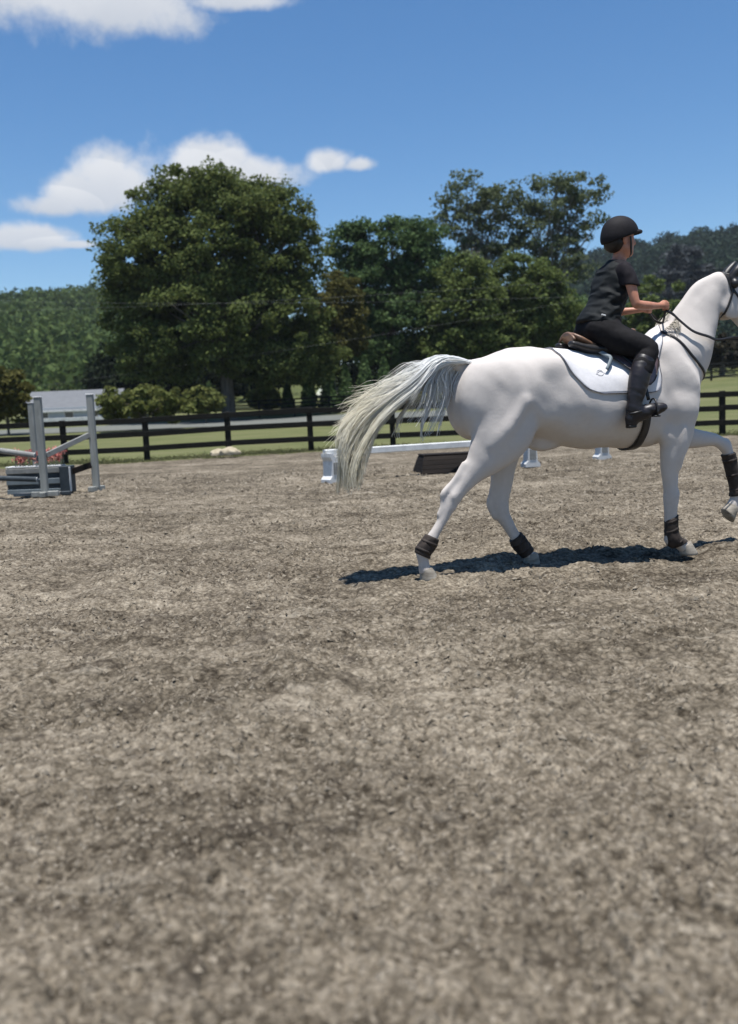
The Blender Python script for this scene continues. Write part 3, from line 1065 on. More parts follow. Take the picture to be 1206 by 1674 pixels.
def white_block(p, rz, label):
    root = empty('jump_block', p, rz, label, 'jump block', 'white jump blocks')
    prof = [(-.15, 0), (.15, 0), (.15, .06), (.095, .12), (.085, .36), (.125, .43), (.125, .49), (.055, .49), (.045, .43), (-.045, .43), (-.055, .49), (-.125, .49), (-.125, .43), (-.085, .36), (-.095, .12), (-.15, .06)]
    n = len(prof)
    V = [(x, -.11, z) for x, z in prof] + [(x, .11, z) for x, z in prof]
    F = [tuple(range(n)), tuple(reversed(range(n, 2 * n)))] + [(i + n, (i + 1) % n + n, (i + 1) % n, i) for i in range(n)]
    # front and back cut into convex pieces
    F = F[2:]
    quads = [(0, 1, 2, 15), (15, 2, 3, 14), (14, 3, 4, 13), (13, 4, 5, 12), (12, 5, 8, 9), (5, 6, 7, 8), (12, 9, 10, 11)]
    F += quads + [tuple(i + n for i in reversed(q)) for q in quads]
    MB().add(V, F).build('body', M['white_paint'], root)
    MB().box((0, -.113, .24), (.13, .012, .20), bevel=.004).build('recess_panel', M['grey_paint'], root)
    return root


BL, BR = q3(on_ground(543, 789)), q3(on_ground(867, 763))
ang = math.atan2(BR.y - BL.y, BR.x - BL.x)
white_block(BL, ang + .35, 'white jump block behind the horse tail holding the left end of the rail')
white_block(BR, ang - .2, 'white jump block seen between the horse legs at the right end of the rail')
white_block(q3(on_ground(984, 751)), .3, 'grey-white jump block showing under the horse belly')
rl = empty('white_rail', BL, 0, 'long white rail lying across jump blocks behind the horse', 'rail')
dv = BR - BL
dn = dv.normalized()
MB().bar(-dn * .12 + Vector((0, 0, .497)), dv + dn * .10 + Vector((0, 0, .497)), .10, .115, .014).build('plank', M['white_paint'], rl)
MB().bar(-dn * .128 + Vector((0, 0, .497)), -dn * .121 + Vector((0, 0, .497)), .092, .105, .003).build('end_cap', M['white_paint'], rl)


def coop():
    p = q3(on_ground(690, 774))
    root = empty('coop_filler', p, ang * .4, 'low dark brown coop-shaped filler standing under the white rail', 'jump filler')
    for k in range(4):
        z0, z1 = .078 * k, .078 * (k + 1) - .005
        f = lambda z: .09 * (1 - z / .312) ** .8 if z < .312 else 0.0
        V = []
        for z in (z0, z1):
            o = f(z)
            V += [(-o + .04, -.02 - o * 1.6, z), (1.45 + o, -.02 - o * 1.6, z), (1.45 + o, .38 + o * 1.6, z), (-o + .04, .38 + o * 1.6, z)]
        MB().add(V, [(3, 2, 1, 0), (4, 5, 6, 7), (0, 1, 5, 4), (1, 2, 6, 5), (2, 3, 7, 6), (3, 0, 4, 7)]).build('board', M['dark_wood'], root)
    MB().box((.745, .18, .324), (1.44, .42, .025), bevel=.01).build('lid', M['dark_wood'], root)


coop()
for k, (px, w, h_, lab) in enumerate([(357, .46, .26, 'smaller pale cream stone, left of two at the fence foot'), (376, .52, .31, 'larger pale cream stone, right of two at the fence foot')]):
    p = q3(on_ground(px, 747))
    n = 900
    u_, d = shell_points(n, 1.0)
    ico = bpy.data.meshes.new('stone')
    import bmesh
    bm = bmesh.new()
    bmesh.ops.create_icosphere(bm, subdivisions=4, radius=1)
    for v_ in bm.verts:
        c_ = v_.co
        f = .82 + .45 * float(vnoise3(np.array(c_.x * 2.3 + k * 9), np.array(c_.y * 1.6), np.array(c_.z * 1.6), 2)) + .08 * float(vnoise3(np.array(c_.x * 6 + k * 9), np.array(c_.y * 6), np.array(c_.z * 6), 3))
        v_.co = Vector((c_.x * w / 2 * f, c_.y * .2 * f, max(-.3, c_.z) * h_ / 2 * f + h_ * .35))
    bm.to_mesh(ico)
    bm.free()
    ico.polygons.foreach_set('use_smooth', np.ones(len(ico.polygons), bool))
    tag(obj('stone', ico, M['cream_stone'], None, p), lab, 'stone', 'pale stones by the fence')

# ------------------------------------------------------------------ implicit bodies (horse, rider, clothes)


class Field:
    def __init__(s, lo, hi, h):
        s.lo = np.array(lo, float)
        s.h = h
        s.n = (np.ceil((np.array(hi) - s.lo) / h).astype(int) + 1)
        s.ax = [s.lo[i] + h * np.arange(s.n[i]) for i in range(3)]
        s.d = np.full(tuple(s.n), .25, np.float32)

    def sl(s, lo, hi):
        out = []
        for i in range(3):
            a = int(max(0, math.floor((lo[i] - s.lo[i]) / s.h)))
            b = int(min(s.n[i], math.ceil((hi[i] - s.lo[i]) / s.h) + 1))
            out.append(slice(a, max(a, b)))
        return tuple(out)

    def coords(s, sl):
        return (s.ax[0][sl[0]][:, None, None], s.ax[1][sl[1]][None, :, None], s.ax[2][sl[2]][None, None, :])

    def merge(s, sl, d, k, mode='u'):
        a = s.d[sl]
        d = d.astype(np.float32)
        if mode == 'u':
            if k > 0:
                h = np.maximum(k - np.abs(a - d), 0) / k
                s.d[sl] = np.minimum(a, d) - h * h * k * .25
            else:
                s.d[sl] = np.minimum(a, d)
        else:                                # cut d out of the body
            d = -d
            if k > 0:
                h = np.maximum(k - np.abs(a - d), 0) / k
                s.d[sl] = np.maximum(a, d) + h * h * k * .25
            else:
                s.d[sl] = np.maximum(a, d)

    def chain(s, pts, k=.03, grow=0.0, n=4, mode='u', sm=0.0):
        """pts: (u, v, z, r [, lateral scale])"""
        P = np.array([tuple(p) + ((1.0,) if len(p) == 4 else ()) for p in pts], float)
        if len(P) > 2 and n > 1:
            P = catmull(P, n)
        P[:, 3] = np.maximum(P[:, 3] + grow, .002)
        rm = P[:, 3] * np.maximum(1, P[:, 4])
        pad = k + .03
        sl = s.sl((P[:, :3] - rm[:, None]).min(0) - pad, (P[:, :3] + rm[:, None]).max(0) + pad)
        X, Y, Z = s.coords(sl)
        best = None
        for a, b in zip(P[:-1], P[1:]):
            sc = .5 * (a[4] + b[4])
            bx, by, bz = b[0] - a[0], (b[1] - a[1]) / sc, b[2] - a[2]
            px, py, pz = X - a[0], (Y - a[1]) / sc, Z - a[2]
            bb = bx * bx + by * by + bz * bz + 1e-12
            t = np.clip((px * bx + py * by + pz * bz) / bb, 0, 1)
            sct = a[4] + (b[4] - a[4]) * t
            py2 = (Y - (a[1] + (b[1] - a[1]) * t)) / sct
            d = np.sqrt((px - t * bx) ** 2 + py2 ** 2 + (pz - t * bz) ** 2) - (a[3] + (b[3] - a[3]) * t)
            if best is None:
                best = d
            elif sm > 0:
                h = np.maximum(sm - np.abs(best - d), 0) / sm
                best = np.minimum(best, d) - h * h * sm * .25
            else:
                best = np.minimum(best, d)
        s.merge(sl, best, k, mode)
        return s

    def ball(s, c, r, k=.03, rot=0.0, mode='u'):
        """ellipsoid with radii r, turned about the lateral axis"""
        c, r = np.array(c, float), np.array(r, float)
        R0 = r.max() + k + .02
        sl = s.sl(c - R0, c + R0)
        X, Y, Z = s.coords(sl)
        X, Y, Z = X - c[0], Y - c[1], Z - c[2]
        ca, sa = math.cos(rot), math.sin(rot)
        A, B = X * ca + Z * sa, -X * sa + Z * ca
        k0 = np.sqrt((A / r[0]) ** 2 + (Y / r[1]) ** 2 + (B / r[2]) ** 2)
        k1 = np.sqrt((A / r[0] ** 2) ** 2 + (Y / r[1] ** 2) ** 2 + (B / r[2] ** 2) ** 2) + 1e-9
        s.merge(sl, k0 * (k0 - 1) / k1, k, mode)
        return s

    def half(s, p, n, k=0.0):
        """cut everything on the side n points to"""
        n = np.array(n, float)
        n /= np.linalg.norm(n)
        sl = (slice(None),) * 3
        X, Y, Z = s.coords(sl)
        d = (X - p[0]) * n[0] + (Y - p[1]) * n[1] + (Z - p[2]) * n[2]
        s.merge(sl, -np.broadcast_to(d, s.d.shape), k, 'c')
        return s

    def sample(s, P):
        P = np.asarray(P, float)
        f = (P - s.lo) / s.h
        f = np.clip(f, 0, s.n - 1.001)
        i = np.floor(f).astype(int)
        t = f - i
        r = 0
        for a in (0, 1):
            for b in (0, 1):
                for c in (0, 1):
                    w = (t[..., 0] if a else 1 - t[..., 0]) * (t[..., 1] if b else 1 - t[..., 1]) * (t[..., 2] if c else 1 - t[..., 2])
                    r = r + w * s.d[i[..., 0] + a, i[..., 1] + b, i[..., 2] + c]
        return r

    def normal(s, P):
        P = np.asarray(P, float)
        e = s.h * 1.5
        g = np.stack([s.sample(P + np.eye(3)[i] * e) - s.sample(P - np.eye(3)[i] * e) for i in range(3)], -1)
        return g / (np.linalg.norm(g, axis=-1, keepdims=True) + 1e-9)

    def mesh(s, name, smooth=3):
        d = s.d
        S = d < 0
        n0, n1, n2 = d.shape
        act = np.zeros((n0 - 1, n1 - 1, n2 - 1), np.int8)
        for a in (0, 1):
            for b in (0, 1):
                for c in (0, 1):
                    act += S[a:n0 - 1 + a, b:n1 - 1 + b, c:n2 - 1 + c]
        idx = np.argwhere((act > 0) & (act < 8))
        vid = np.full(act.shape, -1, np.int32)
        vid[idx[:, 0], idx[:, 1], idx[:, 2]] = np.arange(len(idx))
        cor = [(a, b, c) for a in (0, 1) for b in (0, 1) for c in (0, 1)]
        val = np.stack([d[idx[:, 0] + a, idx[:, 1] + b, idx[:, 2] + c] for a, b, c in cor], 1)
        acc = np.zeros((len(idx), 3))
        cnt = np.zeros(len(idx))
        for i in range(8):
            for j in range(i + 1, 8):
                ci, cj = np.array(cor[i]), np.array(cor[j])
                if np.abs(ci - cj).sum() != 1:
                    continue
                vi, vj = val[:, i], val[:, j]
                m_ = (vi < 0) != (vj < 0)
                t = np.where(m_, vi / np.where(m_, vi - vj, 1), 0)
                acc += np.where(m_[:, None], ci + (cj - ci) * t[:, None], 0)
                cnt += m_
        V = s.lo + (idx + acc / cnt[:, None]) * s.h
        Fs = []
        for ax in range(3):
            o = [x for x in range(3) if x != ax]
            lo_ = [slice(None)] * 3
            hi_ = [slice(None)] * 3
            lo_[ax], hi_[ax] = slice(0, -1), slice(1, None)
            e = np.argwhere(S[tuple(lo_)] != S[tuple(hi_)])
            ok = np.all((e[:, o] > 0) & (e[:, o] < np.array(d.shape)[o] - 1), axis=1)
            e = e[ok]
            ins = S[e[:, 0], e[:, 1], e[:, 2]]

            def cell(da, db):
                q = e.copy()
                q[:, o[0]] += da
                q[:, o[1]] += db
                return vid[q[:, 0], q[:, 1], q[:, 2]]
            f = np.stack([cell(-1, -1), cell(0, -1), cell(0, 0), cell(-1, 0)], 1)
            flip = ins if ax != 1 else ~ins
            f = np.where(flip[:, None], f, f[:, ::-1])
            Fs.append(f)
        F = np.vstack(Fs)
        F = F[(F >= 0).all(1)]
        E_ = np.vstack([F[:, [0, 1]], F[:, [1, 2]], F[:, [2, 3]], F[:, [3, 0]]])
        deg = np.bincount(E_[:, 0], minlength=len(V)) + 1e-9
        for it in range(smooth * 2):
            lam = .55 if it % 2 == 0 else -.50
            A = np.stack([np.bincount(E_[:, 0], V[E_[:, 1], k], len(V)) for k in range(3)], 1) / deg[:, None]
            V = V + lam * (A - V)
        return np_mesh(name, V, F)


def mirror(pts):
    return [(p[0], -p[1]) + tuple(p[2:]) for p in pts]


# ------------------------------------------------------------------ the horse
HX, HY, HYAW = 1.314, 6.688, R_(15)


def hroot(name, label, cat, group=None):
    return empty(name, (HX, HY, 0), HYAW, label, cat, group)


EAR = lambda sg: [(1.515, sg * .048, 2.065, .026), (1.555, sg * .058, 2.115, .029), (1.60, sg * .057, 2.165, .020), (1.625, sg * .054, 2.195, .006)]
HF = Field((-1.2, -.48, -.02), (2.0, .48, 2.35), .0125)
ST = np.array([   # u, top, bottom, half width
    (-.735, 1.27, 1.16, .03), (-.70, 1.39, 1.06, .12), (-.64, 1.46, 1.0, .19), (-.56, 1.497, .97, .235), (-.46, 1.522, .95, .262), (-.36, 1.56, .95, .275), (-.18, 1.597, .955, .283),
    (-.02, 1.588, .915, .285), (.12, 1.56, .875, .293), (.30, 1.527, .845, .305), (.46, 1.525, .838, .305), (.62, 1.558, .836, .288), (.76, 1.61, .832, .255), (.88, 1.648, .832, .225),
    (1.00, 1.63, .85, .205), (1.08, 1.56, .89, .185), (1.145, 1.46, .95, .15), (1.195, 1.36, 1.03, .11), (1.225, 1.24, 1.12, .05)])
STF = catmull(ST, 8)


def torso(X, Y, Z):
    zt = np.interp(X, STF[:, 0], STF[:, 1])
    zb = np.interp(X, STF[:, 0], STF[:, 2])
    w = np.interp(X, STF[:, 0], STF[:, 3])
    zc, hz = (zt + zb) / 2, (zt - zb) / 2
    t = (Z - zc) / hz
    tc_ = np.clip(t, -1.2, 1.2)
    weff = w * (1.02 - .07 * tc_ - .08 * tc_ * tc_)
    p = 2.15
    r = (np.abs(t) ** p + (np.abs(Y) / weff) ** p) ** (1 / p)
    d = (r - 1) * np.minimum(hz, w)
    return np.maximum(d, np.maximum(STF[0, 0] - X, X - STF[-1, 0]))


sl = HF.sl((-.85, -.42, .7), (1.4, .42, 1.8))
HF.merge(sl, torso(*HF.coords(sl)), 0)
# neck and head
HF.chain([(.98, 0, 1.38, .25, .72), (1.08, 0, 1.475, .258, .66), (1.17, 0, 1.60, .215, .62), (1.235, 0, 1.72, .18, .58), (1.30, 0, 1.83, .148, .58), (1.375, 0, 1.935, .118, .62), (1.44, 0, 2.005, .092, .72)], .10)
HF.chain([(.90, 0, 1.60, .05, .8), (1.05, 0, 1.72, .06, .5), (1.10, 0, 1.80, .035, .7), (1.18, 0, 1.915, .03, .7), (1.27, 0, 2.01, .03, .8), (1.37, 0, 2.062, .035, .9), (1.425, 0, 2.065, .04, 1.1)], .06)
HF.chain([(1.455, 0, 2.02, .085, .78), (1.54, 0, 1.95, .112, .66), (1.595, 0, 1.88, .115, .62), (1.67, 0, 1.77, .088, .66), (1.76, 0, 1.665, .066, .74), (1.84, 0, 1.585, .058, .85), (1.868, 0, 1.55, .046, .95)], .04)
for sg in (-1, 1):
    HF.ball((1.535, sg * .055, 1.86), (.115, .032, .105), .03, .6)              # cheek
    HF.ball((1.60, sg * .072, 1.945), (.03, .016, .02), .02)                    # brow over the eye
    HF.ball((1.862, sg * .036, 1.575), (.016, .012, .022), .008, mode='c')      # nostril
    HF.chain(EAR(sg), .015)
    # shoulder, upper arm, point of shoulder
    HF.chain([(.90, sg * .13, 1.50, .10, .6), (1.02, sg * .155, 1.32, .13, .55), (1.065, sg * .14, 1.17, .105, .6)], .07)
    HF.ball((.985, sg * .175, 1.10), (.15, .075, .12), .06, -.5)
    HF.ball((1.055, sg * .13, 1.15), (.095, .075, .12), .05)
    # croup, point of hip, thigh muscle
    HF.ball((-.36, sg * .125, 1.36), (.28, .145, .17), .08, -.2)
    HF.ball((-.06, sg * .19, 1.43), (.10, .065, .07), .09)
    HF.ball((-.02, sg * .335, 1.20), (.13, .05, .20), .07, mode='c')          # hollow of the flank
    HF.ball((.80, sg * .30, 1.33), (.05, .05, .22), .06, .35, mode='c')       # behind the shoulder blade
    HF.ball((1.13, sg * .235, 1.42), (.05, .06, .20), .06, .75, mode='c')      # in front of the shoulder blade
    HF.ball((-.55, sg * .125, 1.20), (.16, .125, .26), .07, .12)
# legs
N_HIND = [(-.36, -.14, 1.22, .24, .58), (-.40, -.165, 1.05, .235, .52), (-.49, -.175, .90, .168, .55), (-.624, -.17, .755, .094, .66), (-.716, -.165, .652, .060, .75), (-.786, -.16, .572, .053, .78),
          (-.822, -.158, .510, .046, .82), (-.866, -.156, .430, .037, .86), (-.93, -.154, .335, .036, .88), (-.985, -.152, .25, .047, .9), (-1.028, -.15, .195, .045, .9), (-1.024, -.15, .13, .038, .95), (-1.016, -.15, .07, .044, 1.0)]
F_HIND = [(-.33, .14, 1.22, .24, .58), (-.30, .16, 1.05, .22, .52), (-.27, .165, .90, .150, .58), (-.285, .15, .75, .104, .66), (-.295, .14, .62, .080, .70), (-.322, .13, .50, .070, .68), (-.318, .127, .42, .062, .74),
          (-.285, .125, .34, .050, .8), (-.225, .122, .235, .042, .85), (-.175, .12, .155, .047, .9), (-.135, .12, .105, .043, .92), (-.10, .12, .06, .043, 1.0)]
N_FORE = [(.995, -.15, 1.08, .140, .62), (.985, -.145, .93, .130, .6), (.955, -.135, .79, .103, .66), (.940, -.12, .66, .070, .78), (.948, -.112, .54, .056, .86), (.956, -.105, .46, .056, .92), (.960, -.10, .385, .050, .92),
          (.963, -.098, .30, .042, .9), (.966, -.096, .19, .043, .9), (.982, -.094, .125, .050, .92), (1.028, -.092, .092, .042, .95), (1.070, -.09, .066, .045, 1.0)]
F_FORE = [(1.06, .15, 1.06, .14, .62), (1.14, .145, .94, .120, .62), (1.25, .135, .885, .092, .7), (1.38, .128, .865, .070, .78), (1.50, .122, .842, .054, .85), (1.585, .12, .795, .056, .92), (1.622, .12, .725, .046, .92),
          (1.652, .12, .60, .041, .9), (1.690, .12, .47, .041, .9), (1.700, .12, .415, .049, .92), (1.680, .12, .365, .040, .95), (1.660, .12, .32, .044, 1.0)]
for leg, k_ in ((N_HIND, .028), (F_HIND, .028), (N_FORE, .035), (F_FORE, .035)):
    HF.chain(leg, k_, n=6)
# point of the hock, stifle, elbow, tendons
HF.chain([(-.705, -.170, .78, .034, .7), (-.775, -.167, .69, .022, .8), (-.842, -.163, .622, .022, .9), (-.866, -.16, .59, .025, .9), (-.868, -.158, .53, .022, .8), (-.90, -.156, .45, .020, .8)], .018)
HF.chain([(-.345, .14, .66, .03, .7), (-.385, .132, .53, .03, .7), (-.408, .128, .455, .024, .8), (-.37, .126, .37, .022, .8)], .03)
HF.chain([(-.30, -.262, 1.20, .03), (-.40, -.275, 1.05, .045, .7), (-.52, -.245, .92, .035, .7)], .06)
HF.chain([(.995, -.215, .96, .030, .7), (.985, -.20, .82, .034, .6), (.985, -.165, .68, .020, .6)], .03)
HF.ball((.885, -.165, .93), (.055, .04, .075), .05)
HF.ball((.93, .165, .95), (.055, .04, .075), .05)
HF.chain([(.918, -.104, .45, .02), (.922, -.1, .36, .018), (.930, -.098, .25, .018), (.94, -.096, .15, .022)], .025)
HF.ball((-.05, 0, .905), (.13, .05, .055), .05)
# uneven muscle, ribs and slack skin
X, Y, Z = HF.coords((slice(None),) * 3)
_g = np.broadcast_arrays(X, Y, Z)
up_ = np.clip((_g[2] - .55) / .3, 0, 1)
HF.d += (up_ * (.025 * (vnoise3(_g[0] * 6.5, _g[1] * 6.5, _g[2] * 5.0, 21) - .5) + .006 * (vnoise3(_g[0] * 15 + _g[2] * 6, _g[1] * 15, _g[2] * 11, 22) - .5))).astype(np.float32)
HF.d += ((1 - up_) * .006 * (vnoise3(_g[0] * 26, _g[1] * 26, _g[2] * 18, 23) - .5)).astype(np.float32)
del _g, up_
# knees, hocks and fetlocks: bone under thin skin
for (u_, v_, z_, r_) in [(.985, -.112, .47, .034), (.99, -.10, .415, .028), (-.768, -.165, .548, .022), (-.80, -.188, .575, .020), (-.80, -.165, .50, .020), (.94, -.094, .125, .03), (-1.05, -.15, .21, .026), (1.60, .12, .815, .032)]:
    HF.ball((u_, v_, z_), (r_, r_ * .9, r_ * 1.25), .022)
# tail bone
HF.chain([(-.60, 0, 1.45, .060), (-.72, 0, 1.492, .042), (-.83, 0, 1.488, .034), (-.92, 0, 1.43, .022)], .04)

m = Mat('horse_coat', 0.82, 0.12)
n1 = m.noise(3.0, 4, .6)
n2 = m.noise(26, 5, .65)
n3 = m.noise(260, 2, .5, (1, 1, .35))
cc = m.mix(m.math('MULTIPLY', n1, .55), (0.615, 0.565, 0.52), (0.45, 0.405, 0.37))
cc = m.mix(m.math('MULTIPLY', n2, .30), cc, (0.345, 0.30, 0.265))
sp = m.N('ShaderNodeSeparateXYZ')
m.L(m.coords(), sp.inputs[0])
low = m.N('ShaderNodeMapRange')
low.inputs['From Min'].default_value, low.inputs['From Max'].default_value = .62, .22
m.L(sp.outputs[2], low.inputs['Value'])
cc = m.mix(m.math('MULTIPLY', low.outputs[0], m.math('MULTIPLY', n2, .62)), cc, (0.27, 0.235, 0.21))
vd = m.N('ShaderNodeVectorMath')
vd.operation = 'DISTANCE'
m.L(m.coords(), vd.inputs[0])
vd.inputs[1].default_value = (1.87, 0, 1.55)
muz = m.N('ShaderNodeMapRange')
muz.inputs['From Min'].default_value, muz.inputs['From Max'].default_value = .14, .04
m.L(vd.outputs['Value'], muz.inputs['Value'])
cc = m.mix(m.math('MULTIPLY', muz.outputs[0], .75), cc, (0.12, 0.11, 0.115))
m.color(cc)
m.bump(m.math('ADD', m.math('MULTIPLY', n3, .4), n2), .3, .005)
m.b.inputs['Sheen Weight'].default_value = .08
M['coat'] = m.m
m = Mat('tail_hair', .5, .3)
sp = m.N('ShaderNodeSeparateXYZ')
m.L(m.coords(), sp.inputs[0])
tp_ = m.N('ShaderNodeMapRange')
tp_.inputs['From Min'].default_value, tp_.inputs['From Max'].default_value = -0.95, -1.42
m.L(sp.outputs[0], tp_.inputs['Value'])
g = m.N('ShaderNodeNewGeometry')
c0 = m.ramp(g.outputs['Random Per Island'], [(0, (0.80, 0.80, 0.77)), (1, (0.94, 0.94, 0.92))])
c1 = m.ramp(g.outputs['Random Per Island'], [(0, (0.76, 0.69, 0.50)), (1, (0.92, 0.87, 0.73))])
hc = m.mix(tp_.outputs[0], c0, c1)
m.color(hc)
tr = m.N('ShaderNodeBsdfTranslucent')
m.L(hc, tr.inputs['Color'])
ms = m.N('ShaderNodeMixShader')
ms.inputs[0].default_value = .22
m.L(m.b.outputs[0], ms.inputs[1])
m.L(tr.outputs[0], ms.inputs[2])
m.L(ms.outputs[0], m.nt.nodes['Material Output'].inputs[0])
M['hair_white'] = m.m
M['hair_mane'] = simple('mane_hair', (0.42, 0.37, 0.30), (0.66, 0.62, 0.54), 5.0, 0.5, 0.3, 0)
M['hoof'] = simple('hoof', (0.15, 0.125, 0.095), (0.36, 0.325, 0.27), 9, 0.6, 0.3, 0.3, 0.003, (1, 1, 4))
M['eye'] = simple('eye', (0.012, 0.009, 0.008), (0.02, 0.014, 0.012), 10, 0.12, 0.5, 0)
M['boot_brown'] = simple('horse_boot', (0.016, 0.012, 0.010), (0.050, 0.038, 0.031), 22, 0.7, 0.25, 0.35, 0.004)
M['leather'] = simple('black_leather', (0.008, 0.007, 0.007), (0.020, 0.017, 0.016), 30, 0.45, 0.4, 0.2, 0.002)
M['tan_leather'] = simple('brown_leather', (0.10, 0.052, 0.030), (0.22, 0.13, 0.085), 14, 0.42, 0.4, 0.25, 0.003)
M['flap_leather'] = simple('flap_leather', (0.075, 0.048, 0.05), (0.13, 0.09, 0.092), 14, 0.38, 0.45, 0.2, 0.003)  # purplish reflection put into the leather colour
M['pad'] = simple('pad_cloth', (0.55, 0.535, 0.535), (0.62, 0.605, 0.605), 40, 0.85, 0.1, 0.3, 0.003)
M['pad_trim'] = simple('pad_trim', (0.10, 0.10, 0.12), (0.17, 0.17, 0.19), 40, 0.7, 0.2, 0)
M['metal'] = simple('steel', (0.45, 0.45, 0.46), (0.6, 0.6, 0.61), 12, 0.3, 0.5, 0)
M['metal'].node_tree.nodes['Principled BSDF'].inputs['Metallic'].default_value = .9

horse = hroot('horse', 'white horse trotting to the right with raised tail, carrying the rider', 'horse')
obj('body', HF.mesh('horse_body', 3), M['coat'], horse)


def hoof(c, toe, tilt, v, scale=1.0):
    """c: coronet centre (u, z); toe: +u forward; tilt: pitch of the sole"""
    rings = []
    for (t, f, w, a) in ((0, .046, .045, 0), (.02, .050, .048, .006), (.4, .058, .053, .018), (.8, .066, .060, .030), (.96, .068, .062, .035), (1.0, .064, .059, .035)):
        ring = []
        for k in range(22):
            th = 2 * math.pi * k / 22
            x = math.cos(th) * f * (1.0 if math.cos(th) > 0 else .78) + a * (1 + .25 * math.cos(th))
            zz = -t * .085 + .018 * math.cos(th) * (1 - t)
            y = math.sin(th) * w
            X = x * math.cos(tilt) + zz * math.sin(tilt)
            Z = -x * math.sin(tilt) + zz * math.cos(tilt)
            ring.append((c[0] + X * scale, v + y * scale, c[1] + Z * scale))
        rings.append(ring)
    V = [p for r in rings for p in r]
    F = []
    for i in range(len(rings) - 1):
        for k in range(22):
            F.append((i * 22 + (k + 1) % 22, i * 22 + k, (i + 1) * 22 + k, (i + 1) * 22 + (k + 1) % 22))
    F.append(tuple(range(22)))
    F.append(tuple(reversed(range(len(V) - 22, len(V)))))
    MB().add(V, F).build('hoof', M['hoof'], horse, True)


hoof((-1.016, .084), 1, .12, -.15)
hoof((-.095, .078), 1, .30, .12)
hoof((1.075, .084), 1, -.05, -.09)
hoof((1.658, .325), 1, .95, .12)
for sg in (-1, 1):
    bm = bmesh.new()
    bmesh.ops.create_uvsphere(bm, u_segments=16, v_segments=10, radius=.02)
    me = bpy.data.meshes.new('eye')
    bm.to_mesh(me)
    bm.free()
    obj('eye', me, M['eye'], horse, (1.598, sg * .068, 1.92))


def strands(guides, n, r0, seg=12, jit=.02, spread=.0, taper=.25, vwid=(.03, .08), lift=0.0, locks=0):
    """hair: every strand is a thin three-sided tapering tube that follows a blend of two guides"""
    G = [catmull(g, 6) for g in guides]
    G = [np.stack([np.interp(np.linspace(0, 1, seg), np.linspace(0, 1, len(g)), g[:, k]) for k in range(3)], 1) for g in G]
    V, F = [], []
    t = np.linspace(0, 1, seg)
    ring = np.array([[0, 1], [.87, -.5], [-.87, -.5]])
    base = 0
    LK = [(RNG.random() * (len(G) - 1), RNG.normal(), RNG.random() * 6.28, .6 + RNG.random() * .9, .58 + .52 * RNG.random(), RNG.normal()) for _ in range(max(locks, 1))]
    for k in range(n):
        lk = LK[RNG.integers(0, len(LK))]
        q = RNG.random() * (len(G) - 1) if not locks else float(np.clip(lk[0] + RNG.normal() * .11 * (len(G) - 1), 0, len(G) - 1))
        i = min(int(q), len(G) - 2)
        f = q - i
        P = G[i] * (1 - f) + G[i + 1] * f
        stop = .72 + .36 * RNG.random()
        lat = RNG.normal()
        ph, am = RNG.random() * 6.28, jit * (.4 + RNG.random())
        sp_ = RNG.normal() * spread
        if locks:
            lat = lk[1] + RNG.normal() * .18
            ph, am = lk[2] + RNG.normal() * .25, jit * lk[3] * 1.4
            stop = min(1.1, lk[4] + RNG.normal() * .07)
            sp_ = spread * (lk[5] * 1.5 + RNG.normal() * .35)
        off = np.stack([am * np.sin(t * 7 + ph) * t, lat * (vwid[0] + (vwid[1] - vwid[0]) * t), am * np.cos(t * 6 + ph) * t + sp_ * (t + .12) + lift * t * RNG.random()], 1)
        P = (P + off)
        P = np.stack([np.interp(np.minimum(t * stop, 1), t, P[:, c]) for c in range(3)], 1)
        T = np.gradient(P, axis=0)
        T /= np.linalg.norm(T, axis=1)[:, None] + 1e-9
        A = np.cross(T, np.array([0, 1.0, 0]))
        A /= np.linalg.norm(A, axis=1)[:, None] + 1e-9
        B = np.cross(T, A)
        rr = r0 * (.6 + .8 * RNG.random()) * (1 - (1 - taper) * t)
        R = P[:, None] + rr[:, None, None] * (A[:, None] * ring[None, :, :1] + B[:, None] * ring[None, :, 1:])
        V.append(R.reshape(-1, 3))
        i0 = base + np.arange(seg - 1)[:, None] * 3
        kk = np.arange(3)[None]
        F.append(np.stack([i0 + kk, i0 + (kk + 1) % 3, i0 + 3 + (kk + 1) % 3, i0 + 3 + kk], -1).reshape(-1, 4))
        base += seg * 3
    return np.vstack(V), np.vstack(F)


def hair(name, sets, mat, parent):
    V, F, o = [], [], 0
    for s_ in sets:
        v_, f_ = strands(**s_)
        V.append(v_)
        F.append(f_ + o)
        o += len(v_)
    return obj(name, np_mesh(name, np.vstack(V), np.vstack(F)), mat, parent)


